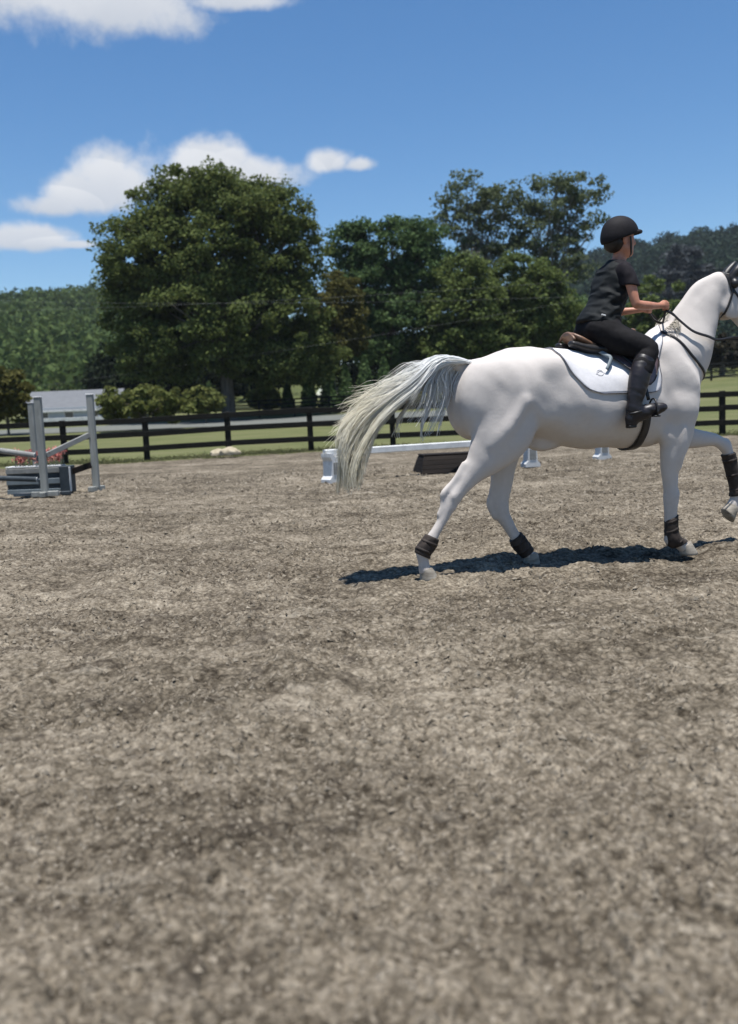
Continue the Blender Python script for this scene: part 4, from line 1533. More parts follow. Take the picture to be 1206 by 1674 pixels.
hair('tail', [
    dict(guides=[[(-.60, 0, 1.50), (-.76, 0, 1.53), (-.87, 0, 1.52), (-.97, 0, 1.44), (-1.11, 0, 1.345), (-1.31, 0, 1.24), (-1.47, 0, 1.14), (-1.545, 0, 1.0), (-1.555, 0, .86), (-1.55, 0, .70)],
                 [(-.64, 0, 1.49), (-.78, 0, 1.51), (-.90, 0, 1.46), (-1.0, 0, 1.36), (-1.13, 0, 1.28), (-1.28, 0, 1.19), (-1.40, 0, 1.07), (-1.47, 0, .94), (-1.50, 0, .82), (-1.50, 0, .68)],
                 [(-.70, 0, 1.48), (-.80, 0, 1.48), (-.92, 0, 1.41), (-1.02, 0, 1.30), (-1.13, 0, 1.22), (-1.24, 0, 1.14), (-1.33, 0, 1.02), (-1.39, 0, .90), (-1.43, 0, .80), (-1.45, 0, .70)]],
         n=2400, r0=.0029, seg=13, jit=.024, spread=.016, vwid=(.035, .075), locks=85),
    dict(guides=[[(-.60, 0, 1.50), (-.74, 0, 1.535), (-.87, 0, 1.52), (-.95, 0, 1.45), (-1.05, 0, 1.36), (-1.14, 0, 1.28)], [(-.62, 0, 1.48), (-.75, 0, 1.50), (-.86, 0, 1.47), (-.95, 0, 1.39), (-1.02, 0, 1.30), (-1.06, 0, 1.22)]], n=700, r0=.0031, seg=10, jit=.02, spread=.016, vwid=(.04, .07), locks=40),
    dict(guides=[[(-.60, 0, 1.46), (-.66, 0, 1.42), (-.70, 0, 1.33), (-.71, 0, 1.22)], [(-.68, 0, 1.50), (-.75, 0, 1.42), (-.78, 0, 1.28), (-.80, 0, 1.12)], [(-.78, 0, 1.50), (-.85, 0, 1.38), (-.89, 0, 1.22), (-.92, 0, 1.08)],
                 [(-.86, 0, 1.47), (-.95, 0, 1.33), (-1.02, 0, 1.22), (-1.06, 0, 1.14)]], n=420, r0=.0032, seg=10, jit=.03, spread=.02, vwid=(.03, .06), locks=26),
    dict(guides=[[(-.80, 0, 1.44), (-.86, 0, 1.28), (-.90, 0, 1.15), (-.95, 0, 1.06), (-.955, 0, .95)], [(-.84, 0, 1.42), (-.90, 0, 1.26), (-.93, 0, 1.14), (-.97, 0, 1.05), (-.965, 0, .955)]], n=22, r0=.004, seg=10, jit=.012, vwid=(.01, .015)),
    dict(guides=[[(-.72, 0, 1.44), (-.76, 0, 1.25), (-.80, 0, 1.12), (-.83, 0, 1.00)], [(-.75, 0, 1.42), (-.79, 0, 1.22), (-.82, 0, 1.10), (-.84, 0, 1.0)]], n=16, r0=.004, seg=10, jit=.012, vwid=(.01, .015)),
    dict(guides=[[(-.98, 0, 1.30), (-1.08, 0, 1.18), (-1.14, 0, 1.08), (-1.13, 0, .97)], [(-1.00, 0, 1.30), (-1.07, 0, 1.19), (-1.11, 0, 1.10), (-1.16, 0, 1.0)]], n=18, r0=.004, seg=10, jit=.015, vwid=(.01, .02)),
    dict(guides=[[(-.80, 0, 1.52), (-.93, 0, 1.48), (-1.08, 0, 1.42), (-1.22, 0, 1.38), (-1.34, 0, 1.34)], [(-.85, 0, 1.50), (-1.0, 0, 1.42), (-1.18, 0, 1.33), (-1.34, 0, 1.27), (-1.48, 0, 1.20)],
                 [(-1.0, 0, 1.40), (-1.2, 0, 1.29), (-1.4, 0, 1.20), (-1.55, 0, 1.10), (-1.63, 0, .98)]], n=230, r0=.0019, seg=10, jit=.05, spread=.035, vwid=(.03, .07), locks=34),
], M['hair_white'], horse)
hair('mane', [
    dict(guides=[[(.90, .02, 1.66), (.93, .04, 1.70), (.97, .06, 1.73), (1.0, .07, 1.76)], [(1.02, .02, 1.75), (1.04, .04, 1.77), (1.03, .06, 1.76), (1.0, .07, 1.71)], [(.88, 0, 1.66), (.93, -.02, 1.68), (.95, -.05, 1.655), (.95, -.07, 1.60)]], n=170, r0=.003, seg=8, jit=.03, spread=.015, vwid=(.01, .03)),
    dict(guides=[[(.90, -.01, 1.665), (.915, -.05, 1.68), (.93, -.10, 1.64), (.94, -.13, 1.585)], [(.97, -.01, 1.71), (.99, -.06, 1.72), (1.0, -.10, 1.68), (1.0, -.13, 1.63)], [(1.05, -.01, 1.78), (1.05, -.05, 1.78), (1.04, -.09, 1.74), (1.03, -.12, 1.69)]], n=110, r0=.0030, seg=8, jit=.02, spread=.008, vwid=(.006, .015)),
    dict(guides=[[(.93, 0, 1.68), (.95, .0, 1.74), (.985, .0, 1.775), (1.0, .0, 1.80)], [(.95, 0, 1.70), (.97, .0, 1.74), (.99, .0, 1.765), (1.04, .0, 1.80)]], n=60, r0=.003, seg=8, jit=.02, spread=.012, vwid=(.006, .02)),
    dict(guides=[[(1.06, .01, 1.80), (1.09, .07, 1.78), (1.12, .11, 1.70), (1.14, .13, 1.60)], [(1.20, .01, 1.95), (1.23, .07, 1.92), (1.26, .10, 1.84), (1.27, .12, 1.74)], [(1.40, .01, 2.09), (1.42, .07, 2.06), (1.43, .10, 1.97), (1.43, .11, 1.88)]], n=900, r0=.0026, seg=8, jit=.02, spread=.004, vwid=(.006, .012)),
], M['hair_mane'], horse)
hair('forelock', [dict(guides=[[(1.47, .02, 2.10), (1.55, .02, 2.08), (1.60, .02, 2.02), (1.64, .02, 1.94)], [(1.47, -.02, 2.10), (1.55, -.03, 2.08), (1.61, -.03, 2.01), (1.65, -.02, 1.92)]], n=160, r0=.002, seg=8, jit=.01, vwid=(.01, .02))], M['hair_mane'], horse)


# protective boots on the legs
def leg_boot(label, leg, z_hi, z_lo, grow, straps):
    P = catmull(np.array([tuple(p) for p in leg]), 8)
    tl = [p for p in P if z_lo - .03 <= p[2] <= z_hi + .03]
    tl = np.array(tl)
    lo, hi = (tl[:, :3] - .09).min(0), (tl[:, :3] + .09).max(0)
    f = Field(lo, hi, .005)
    f.chain([tuple(p) for p in tl], .0, grow, 1)
    f.d += (.0035 * (vnoise3(*np.broadcast_arrays(*[c * 45 for c in f.coords((slice(None),) * 3)]), 5) - .5)).astype(np.float32)
    ax = tl[-1, :3] - tl[0, :3]
    ax /= np.linalg.norm(ax)
    top = P[np.argmin(np.abs(P[:, 2] - z_hi))]
    bot = P[np.argmin(np.abs(P[:, 2] - z_lo))]
    f.half(top[:3], -ax, .01)
    f.half(bot[:3], ax, .01)
    root = hroot('leg_boot', label, 'horse boot', 'boots on the horse legs')
    obj('shell', f.mesh('leg_boot', 2), M['boot_brown'], root)
    for t in straps:
        c = top[:3] + (bot[:3] - top[:3]) * t
        row = P[np.argmin(np.linalg.norm(P[:, :3] - c, axis=1))]
        r = row[3] + grow + .003
        u_ = np.cross(ax, (0, 1, 0))
        u_ /= np.linalg.norm(u_)
        r -= .003
        th = np.linspace(0, 2 * math.pi, 25)
        dirs = np.cos(th)[:, None] * u_ + np.sin(th)[:, None] * np.array([0, row[4], 0])
        V, F = ribbon(row[:3] + dirs * r, dirs / np.linalg.norm(dirs, axis=1)[:, None], .022, .0025)
        MB().add(V, F).build('strap', M['boot_brown'], root, True)


leg_boot('short brown boot round the fetlock of the trailing hind leg', N_HIND, .30, .175, .013, (.3, .75))
leg_boot('dark boot on the far hind leg planted under the belly', F_HIND, .215, .075, .016, (.3, .7))
leg_boot('tall dark boot on the straight front leg', N_FORE, .305, .085, .012, (.15, .45, .78))
leg_boot('dark boot on the lifted front leg at the right edge', F_FORE, .735, .40, .012, (.15, .5, .85))


def side_v(u, z, off, sg=-1):
    """lateral distance of the horse's flank at (u, z), off metres proud of it"""
    vs = np.linspace(.46, 0.0, 140)
    P = np.stack([np.full_like(vs, u), sg * vs, np.full_like(vs, z)], 1)
    d = HF.sample(P)
    k = int(np.argmax(d < off))
    if d[k] >= off:
        return 0.0
    if k == 0:
        return sg * vs[0]
    t = (d[k - 1] - off) / (d[k - 1] - d[k] + 1e-9)
    return sg * (vs[k - 1] + (vs[k] - vs[k - 1]) * t)


def wrap(u, phi, off, zc=1.2):
    """point proud of the barrel by off, phi from straight up (minus = the camera side)"""
    rs = np.linspace(.10, .60, 160)
    P = np.stack([np.full_like(rs, u), np.sin(phi) * rs, zc + np.cos(phi) * rs], 1)
    d = HF.sample(P)
    k = int(np.argmax(d > off))
    if k == 0:
        return P[0]
    t = (off - d[k - 1]) / (d[k] - d[k - 1] + 1e-9)
    return P[k - 1] + (P[k] - P[k - 1]) * t


def wrap_sheet(ub, uf, phis, nu, off, thick, extra=None):
    """closed sheet laid over the barrel between back edge ub(b) and front edge uf(b), b = -1..1"""
    outer_, inner_ = [], []
    for ph, b_ in phis:
        for k in range(nu):
            t = k / (nu - 1)
            u = ub(abs(b_)) + (uf(abs(b_)) - ub(abs(b_))) * t
            e = extra(u, b_) if extra else 0
            outer_.append(wrap(u, ph, off + thick + e))
            inner_.append(wrap(u, ph, off + e))
    n = len(phis)
    V = outer_ + inner_
    N = n * nu
    F = []
    for i in range(n - 1):
        for k in range(nu - 1):
            a = i * nu + k
            F.append((a, a + nu, a + nu + 1, a + 1))
            F.append((N + a + 1, N + a + nu + 1, N + a + nu, N + a))
    rim = [i * nu for i in range(n)] + [(n - 1) * nu + k for k in range(1, nu)] + [i * nu + nu - 1 for i in range(n - 2, -1, -1)] + [k for k in range(nu - 2, 0, -1)]
    for a, b_ in zip(rim, rim[1:] + rim[:1]):
        F.append((a, N + a, N + b_, b_))
    return V, F, [V[i] for i in rim]


def prof(xs, ysv):
    return lambda b_: float(np.interp(b_, xs, ysv))


pad = hroot('saddle_pad', 'white saddle pad with dark trim lying under the saddle', 'saddle pad')
phm = R_(83)
phis = [(b_ * phm, b_) for b_ in np.linspace(-1, 1, 53)]
pb = prof([0, .3, .45, .6, .75, .86, .93, .97, 1.0], [.02, .0, .015, .055, .105, .145, .18, .215, .285])
pf = prof([0, .25, .4, .55, .7, .82, .9, .96, 1.0], [.92, .86, .80, .79, .80, .795, .78, .755, .70])
V, F, rim = wrap_sheet(pb, pf, phis, 40, .003, .009, lambda u, b_: .003 * math.sin(u * 40) * .3)
obj('cloth', np_mesh('pad_cloth', V, np.array(F)), M['pad'], pad)
rim.append(rim[0])
V, F = tube(catmull(np.array(rim)[::2], 2), .0034, 6, False)
MB().add(V, F).build('trim', M['pad_trim'], pad, True)
# faint oval emblem near the rear corner
em = MB()
for rr in (.020,):
    P, Nn = [], []
    for th in np.linspace(0, 2 * math.pi, 25):
        u, z = .29 + rr * 1.25 * math.cos(th), 1.385 + rr * math.sin(th)
        P.append((u, side_v(u, z, .0135), z))
        Nn.append((0, -1, 0))
    em.add(*ribbon(P, Nn, .004, .0012))
P = [(.255 + .07 * t, side_v(.255 + .07 * t, 1.375 + .02 * math.sin(t * 3), .0135), 1.375 + .02 * math.sin(t * 3)) for t in np.linspace(0, 1, 8)]
em.add(*ribbon(P, [(0, -1, 0)] * 8, .005, .0012))
em.build('emblem', simple('emblem_grey', (.46, .45, .45), (.52, .51, .51), 30, .8, .1, 0), pad)

saddle = hroot('saddle', 'brown and black close-contact saddle under the rider', 'saddle')
f = Field((.05, -.30, 1.45), (.95, .30, 1.80), .007)
f.chain([(.185, 0, 1.665, .022, 5.0), (.23, 0, 1.63, .034, 4.4), (.33, 0, 1.588, .034, 3.8), (.46, 0, 1.578, .032, 3.2), (.58, 0, 1.61, .030, 2.5), (.66, 0, 1.675, .026, 2.2), (.70, 0, 1.69, .020, 2.4)], .02)
obj('seat', f.mesh('saddle_seat', 2), M['tan_leather'], saddle)
f = Field((.05, -.30, 1.45), (.95, .30, 1.80), .007)
for sg in (-1, 1):
    f.chain([(.16, sg * .10, 1.60, .024, 1.9), (.28, sg * .105, 1.565, .034, 1.8), (.42, sg * .11, 1.555, .034, 1.6), (.58, sg * .115, 1.56, .034, 1.3), (.70, sg * .11, 1.60, .030, 1.2), (.76, sg * .10, 1.61, .018, 1.2)], .02)
obj('panel', f.mesh('saddle_panel', 2), M['leather'], saddle)
cp = [(.175 + .0 * abs(t), .115 * t, 1.682 - .055 * abs(t) ** 2.2) for t in np.linspace(-1, 1, 17)]
MB().tube(cp, .011, 8).build('cantle_welt', M['tan_leather'], saddle, True)
for sg in (-1, 1):
    # flap hanging down the flank
    n = 22
    V0, V1 = [], []
    for i in range(n):
        s_ = i / (n - 1)
        z = 1.575 - .285 * s_
        ub_ = np.interp(s_, [0, .2, .45, .7, .88, 1], [.40, .425, .475, .535, .585, .64])
        uf_ = np.interp(s_, [0, .2, .45, .7, .88, 1], [.72, .765, .775, .745, .71, .66])
        for k in range(14):
            u = ub_ + (uf_ - ub_) * k / 13
            v_ = side_v(u, z, .034, sg)
            V0.append((u, v_ + sg * .006, z))
            V1.append((u, v_, z))
    F = []
    N = len(V0)
    for i in range(n - 1):
        for k in range(13):
            a = i * 14 + k
            q = (a, a + 1, a + 15, a + 14)
            F.append(q if sg > 0 else q[::-1])
            F.append(tuple(N + j for j in (q[::-1] if sg > 0 else q)))
    rim = [i * 14 for i in range(n)] + [(n - 1) * 14 + k for k in range(1, 14)] + [i * 14 + 13 for i in range(n - 2, -1, -1)] + list(range(12, 0, -1))
    for a, b_ in zip(rim, rim[1:] + rim[:1]):
        F.append((a, N + a, N + b_, b_))
    fl = obj('flap', np_mesh('flap', V0 + V1, np.array(F)), M['flap_leather'], saddle)
    V, F = tube([V0[i] for i in rim[::2]] + [V0[rim[0]]], .005, 5, False)
    MB().add(V, F).build('piping', M['leather'], fl, True)
    # stirrup leather, its loose end, and the iron
    P = [(.50, side_v(.50, 1.52, .045, sg), 1.53), (.56, side_v(.56, 1.40, .045, sg), 1.41), (.60, side_v(.60, 1.30, .045, sg), 1.30), (.615, sg * .355, 1.18)]
    P = catmull(P, 4)
    V, F = ribbon(P, [(0, sg, 0)] * len(P), .026, .004)
    MB().add(V, F).build('stirrup_leather', M['leather'], saddle, True)
    P = [(.345, side_v(.345, 1.535, .03, sg) + sg * .012, 1.55), (.375, side_v(.375, 1.50, .03, sg) + sg * .02, 1.515), (.40, side_v(.40, 1.47, .03, sg) + sg * .018, 1.49), (.375, side_v(.375, 1.44, .03, sg) + sg * .014, 1.455), (.335, side_v(.335, 1.41, .03, sg) + sg * .01, 1.405)]
    P = catmull(P, 4)
    V, F = ribbon(P, [(0, sg, 0)] * len(P), .028, .004)
    MB().add(V, F).build('strap_end', M['metal'] if False else M['blue_grey'], saddle, True)
    arch = [(.638 + .004 * math.sin(t), sg * .372 + .062 * math.cos(t), 1.075 + .115 * math.sin(t)) for t in np.linspace(0, math.pi, 15)]
    ir = MB().tube(arch, .0065, 8)
    ir.bar((.64, sg * .372 - .062, 1.068), (.64, sg * .372 + .062, 1.068), .045, .012, .003)
    ir.build('stirrup_iron', M['leather'], saddle, True)
# girth round the belly
n = 40
V, F, rim = wrap_sheet(lambda b_: .615, lambda b_: .685, [(p_, 0) for p_ in np.linspace(R_(100), R_(260), n)], 5, .004, .010)
obj('girth', np_mesh('girth', V, np.array(F)), M['leather'], saddle)

# ---- bridle, reins, martingale
bridle = hroot('bridle', 'black bridle on the horse head', 'bridle')


def on_horse(pts, off=.006, n=5):
    """pull a rough polyline on to the horse's skin"""
    P = catmull(np.array(pts, float), n)
    for _ in range(14):
        d = HF.sample(P)
        P = P - HF.normal(P) * ((d - off) * .8)[:, None]
    return P, HF.normal(P)


def strap(name, pts, w, parent, mat='leather', off=.003, n=5):
    P, Nn = on_horse(pts, off, n)
    V, F = ribbon(P, Nn, w, .004)
    return MB().add(V, F).build(name, M[mat], parent, True)


strap('crownpiece', [(1.51, -.095, 1.95), (1.49, -.085, 2.03), (1.465, -.04, 2.10), (1.462, 0, 2.11), (1.465, .04, 2.10), (1.49, .085, 2.03), (1.51, .095, 1.95)], .035, bridle)
strap('browband', [(1.50, -.09, 2.03), (1.56, -.06, 2.05), (1.585, 0, 2.05), (1.56, .06, 2.05), (1.50, .09, 2.03)], .022, bridle, 'metal')
for sg in (-1, 1):
    strap('cheekpiece', [(1.515, sg * .09, 1.97), (1.60, sg * .085, 1.86), (1.68, sg * .07, 1.74), (1.735, sg * .06, 1.655)], .018, bridle)
    bm = bmesh.new()
    P = [(1.745 + .032 * math.cos(t), sg * .070, 1.63 + .032 * math.sin(t)) for t in np.linspace(0, 2 * math.pi, 17)]
    MB().tube(P, .005, 6, False).build('bit_ring', M['metal'], bridle, True)
strap('throatlatch', [(1.505, -.09, 1.97), (1.47, -.095, 1.88), (1.43, -.085, 1.79), (1.415, -.03, 1.73), (1.415, .03, 1.73), (1.43, .085, 1.79), (1.47, .095, 1.88), (1.505, .09, 1.97)], .016, bridle, off=.006)
strap('noseband', [(1.72, 0, 1.795), (1.71, -.06, 1.76), (1.66, -.065, 1.70), (1.62, 0, 1.66), (1.66, .065, 1.70), (1.71, .06, 1.76), (1.722, 0, 1.794)], .026, bridle)
f = Field((1.38, -.14, 1.95), (1.72, .14, 2.26), .006)
for sg in (-1, 1):
    f.chain(EAR(sg), .01, .007)
f.chain([(1.525, -.075, 2.02, .036), (1.53, -.04, 2.055, .034), (1.53, 0, 2.06, .034), (1.53, .04, 2.055, .034), (1.525, .075, 2.02, .036)], .015)
obj('ear_bonnet', f.mesh('ear_bonnet', 2), M['leather'], bridle)
reins = hroot('reins', 'black leather reins running from the rider hands to the bit', 'reins')
for sg in (-1, 1):
    P = catmull([(.915, sg * .105, 1.825), (.965, sg * .115, 1.800), (1.03, sg * .135, 1.735), (1.11, sg * .165, 1.665), (1.23, sg * .165, 1.628), (1.34, sg * .135, 1.604), (1.54, sg * .09, 1.622), (1.745, sg * .072, 1.615)], 6)
    for _ in range(8):
        d = HF.sample(P)
        P = P + HF.normal(P) * np.clip(.008 - d, 0, .1)[:, None]
    Nn = HF.normal(P)
    Nn[:8] = (0, sg, .2)
    V, F = ribbon(P, Nn, .020, .004)
    MB().add(V, F).build('rein', M['leather'], reins, True)
P = catmull([(.915, -.10, 1.82), (.93, -.06, 1.77), (.95, 0, 1.745), (.93, .06, 1.77), (.915, .10, 1.82)], 5)
V, F = ribbon(P, [(1, 0, .3)] * len(P), .018, .004)
MB().add(V, F).build('rein_buckle_end', M['leather'], reins, True)
mart = hroot('martingale', 'black breast strap circling the base of the horse neck', 'harness strap')
strap('neck_strap', [(.90, -.03, 1.67), (.93, -.08, 1.65), (.985, -.14, 1.61), (1.084, -.18, 1.50), (1.185, -.16, 1.415), (1.25, -.09, 1.36), (1.272, 0, 1.33), (1.25, .09, 1.36), (1.185, .16, 1.415), (1.084, .18, 1.50), (.985, .14, 1.61), (.93, .08, 1.65), (.90, .03, 1.67)], .020, mart)
strap('chest_strap', [(1.272, 0, 1.32), (1.265, 0, 1.18), (1.22, 0, 1.04), (1.14, 0, .93)], .022, mart)

# ------------------------------------------------------------------ the rider
M['skin'] = simple('skin', (0.36, 0.155, 0.09), (0.45, 0.21, 0.135), 30, 0.5, 0.35, 0.1, 0.001)
M['skin'].node_tree.nodes['Principled BSDF'].inputs['Subsurface Weight'].default_value = .12
M['skin'].node_tree.nodes['Principled BSDF'].inputs['Subsurface Radius'].default_value = (.01, .004, .002)
M['vest'] = simple('vest_cloth', (0.006, 0.0075, 0.008), (0.014, 0.016, 0.017), 26, 0.75, 0.18, 0.4, 0.003)
M['shirt'] = simple('shirt_cloth', (0.009, 0.007, 0.009), (0.017, 0.015, 0.018), 30, 0.85, 0.15, 0.3, 0.002)
M['breeches'] = simple('breeches_cloth', (0.006, 0.0055, 0.006), (0.012, 0.011, 0.012), 50, 0.8, 0.15, 0.3, 0.002)
M['rboot'] = simple('riding_boot', (0.007, 0.006, 0.007), (0.020, 0.016, 0.018), 18, 0.42, 0.4, 0.25, 0.003)
M['helmet'] = simple('helmet_shell', (0.008, 0.007, 0.008), (0.014, 0.012, 0.014), 60, 0.75, 0.2, 0.15, 0.001)
M['rhair'] = simple('dark_hair', (0.010, 0.007, 0.005), (0.024, 0.016, 0.011), 60, 0.5, 0.3, 0.3, 0.002, (1, 1, .2))

person = hroot('person', 'rider in black helmet, vest, breeches and tall boots sitting on the white horse', 'person')
TORSO = [(.415, 0, 1.70, .112, 1.45), (.475, 0, 1.83, .104, 1.28), (.525, 0, 1.96, .112, 1.32), (.555, 0, 2.06, .108, 1.42), (.575, 0, 2.125, .078, 1.75)]
NECK = [(.582, 0, 2.13, .058, 1.2), (.60, 0, 2.20, .050, 1.0), (.625, 0, 2.28, .052, 1.0)]
GLUTE = [(.395, -.085, 1.695, .094), (.43, -.10, 1.68, .098)]
ARM = [(.555, -.155, 2.112, .044), (.565, -.195, 2.05, .040), (.572, -.228, 1.95, .035), (.582, -.246, 1.875, .031), (.602, -.244, 1.855, .032), (.70, -.210, 1.850, .031), (.78, -.165, 1.853, .0255), (.845, -.130, 1.857, .0205)]
LEG = [(.43, -.105, 1.66, .090), (.50, -.17, 1.615, .090), (.585, -.235, 1.572, .080), (.655, -.278, 1.532, .065), (.622, -.305, 1.47, .064, .9), (.572, -.335, 1.38, .065, .85), (.540, -.348, 1.29, .060, .85), (.512, -.355, 1.19, .046, .9), (.500, -.357, 1.115, .040, .95)]
FOOT = [(.478, -.356, 1.055, .036, .85), (.54, -.362, 1.085, .043, .85), (.62, -.370, 1.108, .038, 1.0), (.69, -.376, 1.122, .028, 1.2), (.715, -.378, 1.126, .018, 1.3)]


def both(pts):
    return (pts, mirror(pts))


f = Field((.20, -.46, .98), (1.0, .46, 2.56), .0058)
f.chain(TORSO, 0)
f.chain(NECK, .03)
for part in both(GLUTE):
    f.chain(part, .04)
for part in both(LEG):
    f.chain(part, .04)
for part in both(FOOT):
    f.chain(part, .02)
for part in both(ARM):
    f.chain(part, .03)
for sg in (-1, 1):
    f.chain([(.845, sg * .130, 1.857, .0200), (.872, sg * .124, 1.859, .0215, .75), (.905, sg * .120, 1.860, .026, .55)], .010)
    for k, (zz, ll) in enumerate(((1.880, .94), (1.866, 1.0), (1.852, .97), (1.838, .86))):
        f.chain([(.895, sg * .126, zz, .0078), (.895 + .032 * ll, sg * .124, zz - .002, .0080), (.895 + .039 * ll, sg * .106, zz - .004, .0074), (.895 + .018 * ll, sg * .093, zz - .006, .0070), (.895 + .002, sg * .098, zz - .006, .0066)], .002, n=3)
    f.chain([(.866, sg * .120, 1.876, .0105), (.892, sg * .112, 1.890, .0092), (.918, sg * .105, 1.892, .0082), (.934, sg * .100, 1.888, .0070)], .005, n=3)
# head and face
f.ball((.612, 0, 2.385), (.098, .076, .094), .02)
f.ball((.650, 0, 2.315), (.066, .060, .080), .04)
f.chain([(.620, -.045, 2.285, .028), (.672, -.022, 2.252, .024), (.680, 0, 2.248, .024), (.672, .022, 2.252, .024), (.620, .045, 2.285, .028)], .03)
f.chain([(.704, 0, 2.365, .010), (.722, 0, 2.335, .0125), (.727, 0, 2.322, .013), (.712, 0, 2.314, .012)], .012)
f.chain([(.700, -.018, 2.290, .006), (.708, 0, 2.291, .0085), (.700, .018, 2.290, .006)], .006)
f.chain([(.698, -.015, 2.281, .006), (.706, 0, 2.280, .0085), (.698, .015, 2.281, .006)], .006)
for sg in (-1, 1):
    f.ball((.708, sg * .030, 2.350), (.016, .018, .012), .012, mode='c')
    f.ball((.697, sg * .030, 2.350), (.012, .013, .010), .003)
    f.ball((.607, sg * .076, 2.335), (.020, .010, .030), .008)
obj('body', f.mesh('rider_body', 2), M['skin'], person)

# breeches
f = Field((.18, -.46, 1.30), (.85, .46, 1.92), .007)
f.chain([(.425, 0, 1.70, .112, 1.35), (.465, 0, 1.80, .108, 1.3), (.49, 0, 1.86, .104, 1.28)], 0, .010)
for part in both(GLUTE):
    f.chain(part, .04, .014)
for part in both(LEG):
    f.chain(part, .04, .013)
X, Y, Z = np.broadcast_arrays(*f.coords((slice(None),) * 3))
f.d += (.006 * (vnoise3(X * 22 + Z * 20, Y * 16, Z * 30, 6) - .5)).astype(np.float32)
f.half((0, 0, 1.36), (0, 0, -1), .01)
obj('breeches', f.mesh('breeches', 2), M['breeches'], person)
# boots
for sg in (-1, 1):
    lg = LEG if sg < 0 else mirror(LEG)
    ft = FOOT if sg < 0 else mirror(FOOT)
    f = Field((.38, min(sg * .46, sg * .22), .96), (.80, max(sg * .46, sg * .22), 1.62), .0055)
    up = [(p[0] - (.004 if i > 0 else 0), p[1], p[2], p[3] + (.012 if i < 4 else .015)) + tuple(p[4:]) for i, p in enumerate(lg[4:])]
    top = (.640, sg * .292, 1.512, .074, .9)
    f.chain([top] + up, .0)
    f.chain(ft, .03, .010)
    f.chain([(.470, sg * .355, 1.022, .034, .95), (.490, sg * .357, 1.030, .034, .95)], .01)       # heel block
    X, Y, Z = np.broadcast_arrays(*f.coords((slice(None),) * 3))
    wr = np.exp(-((Z - 1.17) / .07) ** 2)
    f.d += (.007 * (vnoise3(X * 18, Y * 18, Z * 42 + X * 20, 7) - .5) * (.35 + wr)).astype(np.float32)
    f.half((.655, 0, 1.515), (.35, 0, 1), .012)
    bt = obj('boot', f.mesh('boot', 2), M['rboot'], person)
    MB().bar((.445, sg * .356, 1.000), (.505, sg * .357, 1.004), .058, .022, .006).build('heel', M['leather'], bt)
    P = [(.505 + .045 * math.cos(t) * 1.15, sg * .356 + .046 * math.sin(t), 1.10 + .012 * math.cos(t)) for t in np.linspace(0, 2 * math.pi, 21)]
    D = [(math.cos(t), math.sin(t), 0) for t in np.linspace(0, 2 * math.pi, 21)]
    MB().add(*ribbon(P, D, .016, .012)).build('spur_strap', M['leather'], bt, True)
# shirt with short sleeves
f = Field((.30, -.36, 1.74), (.80, .36, 2.28), .006)
f.chain(TORSO, 0, .008)
f.chain(NECK[:2], .02, .010)
for part in both(ARM[:3]):
    f.chain([(p[0], p[1], p[2], p[3] + .008 + .006 * i) for i, p in enumerate(part)], .03)
X, Y, Z = np.broadcast_arrays(*f.coords((slice(None),) * 3))
f.d += (.010 * (vnoise3(X * 24, Y * 24, Z * 24, 8) - .5)).astype(np.float32)
f.half((.60, 0, 2.185), (.25, 0, 1), .006)
for sg in (-1, 1):
    sl = f.sl((.45, min(sg * .17, sg * .36), 1.74), (.75, max(sg * .17, sg * .36), 2.0))
    X, Y, Z = f.coords(sl)
    f.merge(sl, np.broadcast_to((Z - 1.985) + .15 * (X - .6), f.d[sl].shape) * 1.0 + 0 * Y, 0, 'c')
obj('shirt', f.mesh('shirt', 2), M['shirt'], person)
# padded vest
f = Field((.18, -.34, 1.66), (.80, .34, 2.28), .006)
f.chain([(.425, 0, 1.745, .135, 1.34), (.465, 0, 1.83, .118, 1.30), (.515, 0, 1.95, .118, 1.32), (.548, 0, 2.05, .112, 1.40), (.566, 0, 2.115, .080, 1.55)], 0, .009)
X, Y, Z = np.broadcast_arrays(*f.coords((slice(None),) * 3))
f.d += (.016 * (vnoise3(X * 15 + Z * 9, Y * 10, Z * 26 - X * 12, 9) - .5) + .012 * (np.abs(vnoise3(X * 9 - Z * 14, Y * 7, Z * 20 + X * 14, 10) - .5) * 2 - .4)).astype(np.float32)
for sg in (-1, 1):
    f.chain([(.565, sg * .34, 2.04, .09), (.560, sg * .20, 2.08, .075), (.556, sg * .180, 2.13, .055)], .012, mode='c')
f.chain([(.62, 0, 2.20, .09, 1.0), (.64, 0, 2.26, .10, 1.0)], .01, mode='c')
f.half((.43, 0, 1.722), (-.28, 0, -1), .012)
vest = obj('vest', f.mesh('vest', 2), M['vest'], person)
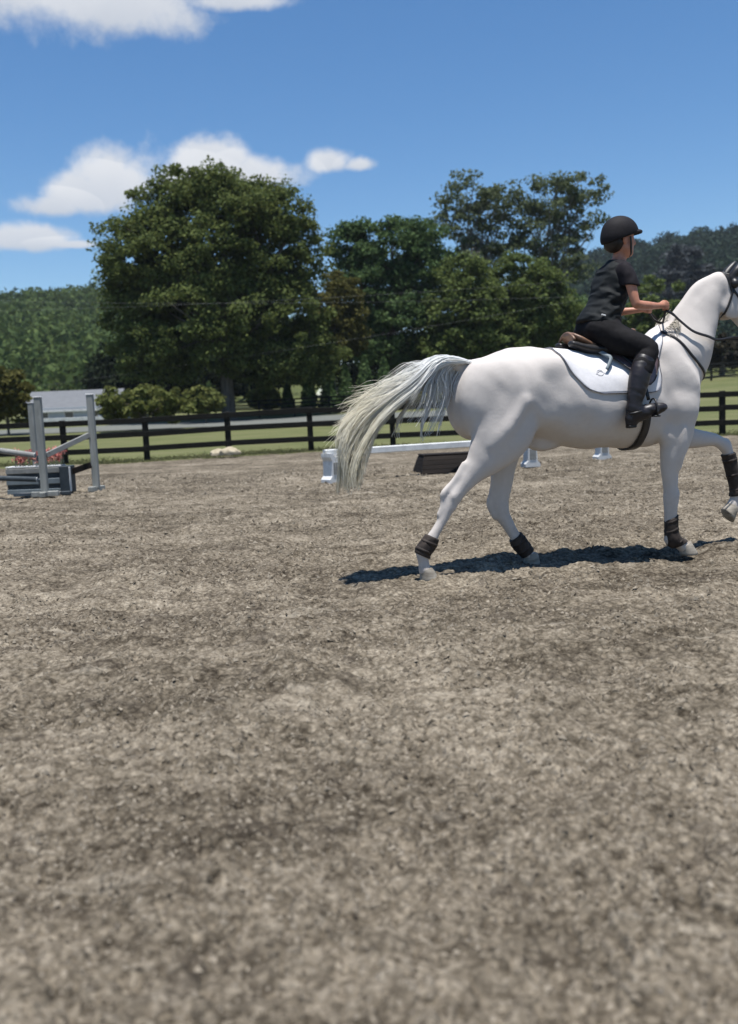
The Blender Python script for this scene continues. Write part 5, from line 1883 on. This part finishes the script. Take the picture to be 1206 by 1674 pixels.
MB().box((.372, -.175, 1.792), (.035, .01, .010), Matrix.Rotation(.25, 3, 'Y'), bevel=.003).build('logo_tab', M['white_paint'], vest)
# helmet
f = Field((.40, -.16, 2.20), (.86, .16, 2.56), .0055)
f.ball((.610, 0, 2.390), (.140, .110, .125), 0)
f.ball((.585, 0, 2.345), (.120, .100, .085), .03)
f.half((.61, 0, 2.352), (.33, 0, -1), .012)
f.half((.535, 0, 2.290), (-.10, 0, -1), .012)
f.ball((.620, 0, 2.34), (.105, .086, .10), .006, mode='c')
hm = obj('helmet', f.mesh('helmet', 2), M['helmet'], person)
f = Field((.60, -.14, 2.30), (.86, .14, 2.50), .004)
f.ball((.700, 0, 2.385), (.082, .088, .030), 0, .22)
f.half((.700, 0, 2.385), (-.22, 0, -1), .003)
f.ball((.690, 0, 2.368), (.085, .084, .024), .002, .22, mode='c')
f.half((.660, 0, 2.4), (-1, 0, 0), 0)
obj('visor', f.mesh('visor', 2), M['helmet'], hm)
for sg in (-1, 1):
    P = catmull([(.640, sg * .092, 2.355), (.652, sg * .080, 2.305), (.668, sg * .052, 2.245), (.676, sg * .02, 2.222)], 4)
    MB().add(*ribbon(P, [(.2, sg, -.3)] * len(P), .016, .003)).build('chin_strap', M['leather'], hm, True)
f = Field((.44, -.12, 2.16), (.66, .12, 2.42), .006)
f.ball((.560, 0, 2.320), (.070, .082, .070), 0)
obj('hair', f.mesh('hair', 2), M['rhair'], person)

# ------------------------------------------------------------------ summer haze in the air
hz = bpy.data.materials.new('haze_air')
hz.use_nodes = True
nt = hz.node_tree
for n_ in list(nt.nodes):
    nt.nodes.remove(n_)
ho = nt.nodes.new('ShaderNodeOutputMaterial')
pv = nt.nodes.new('ShaderNodeVolumePrincipled')
pv.inputs['Color'].default_value = (0.80, 0.89, 1.0, 1)
pv.inputs['Density'].default_value = 0.00011
pv.inputs['Anisotropy'].default_value = 0.1
nt.links.new(pv.outputs[0], ho.inputs['Volume'])
tag(MB().box((0, 900, 83), (3100, 3100, 170)).build('haze', hz), 'thin summer haze hanging over the valley', kind='stuff')
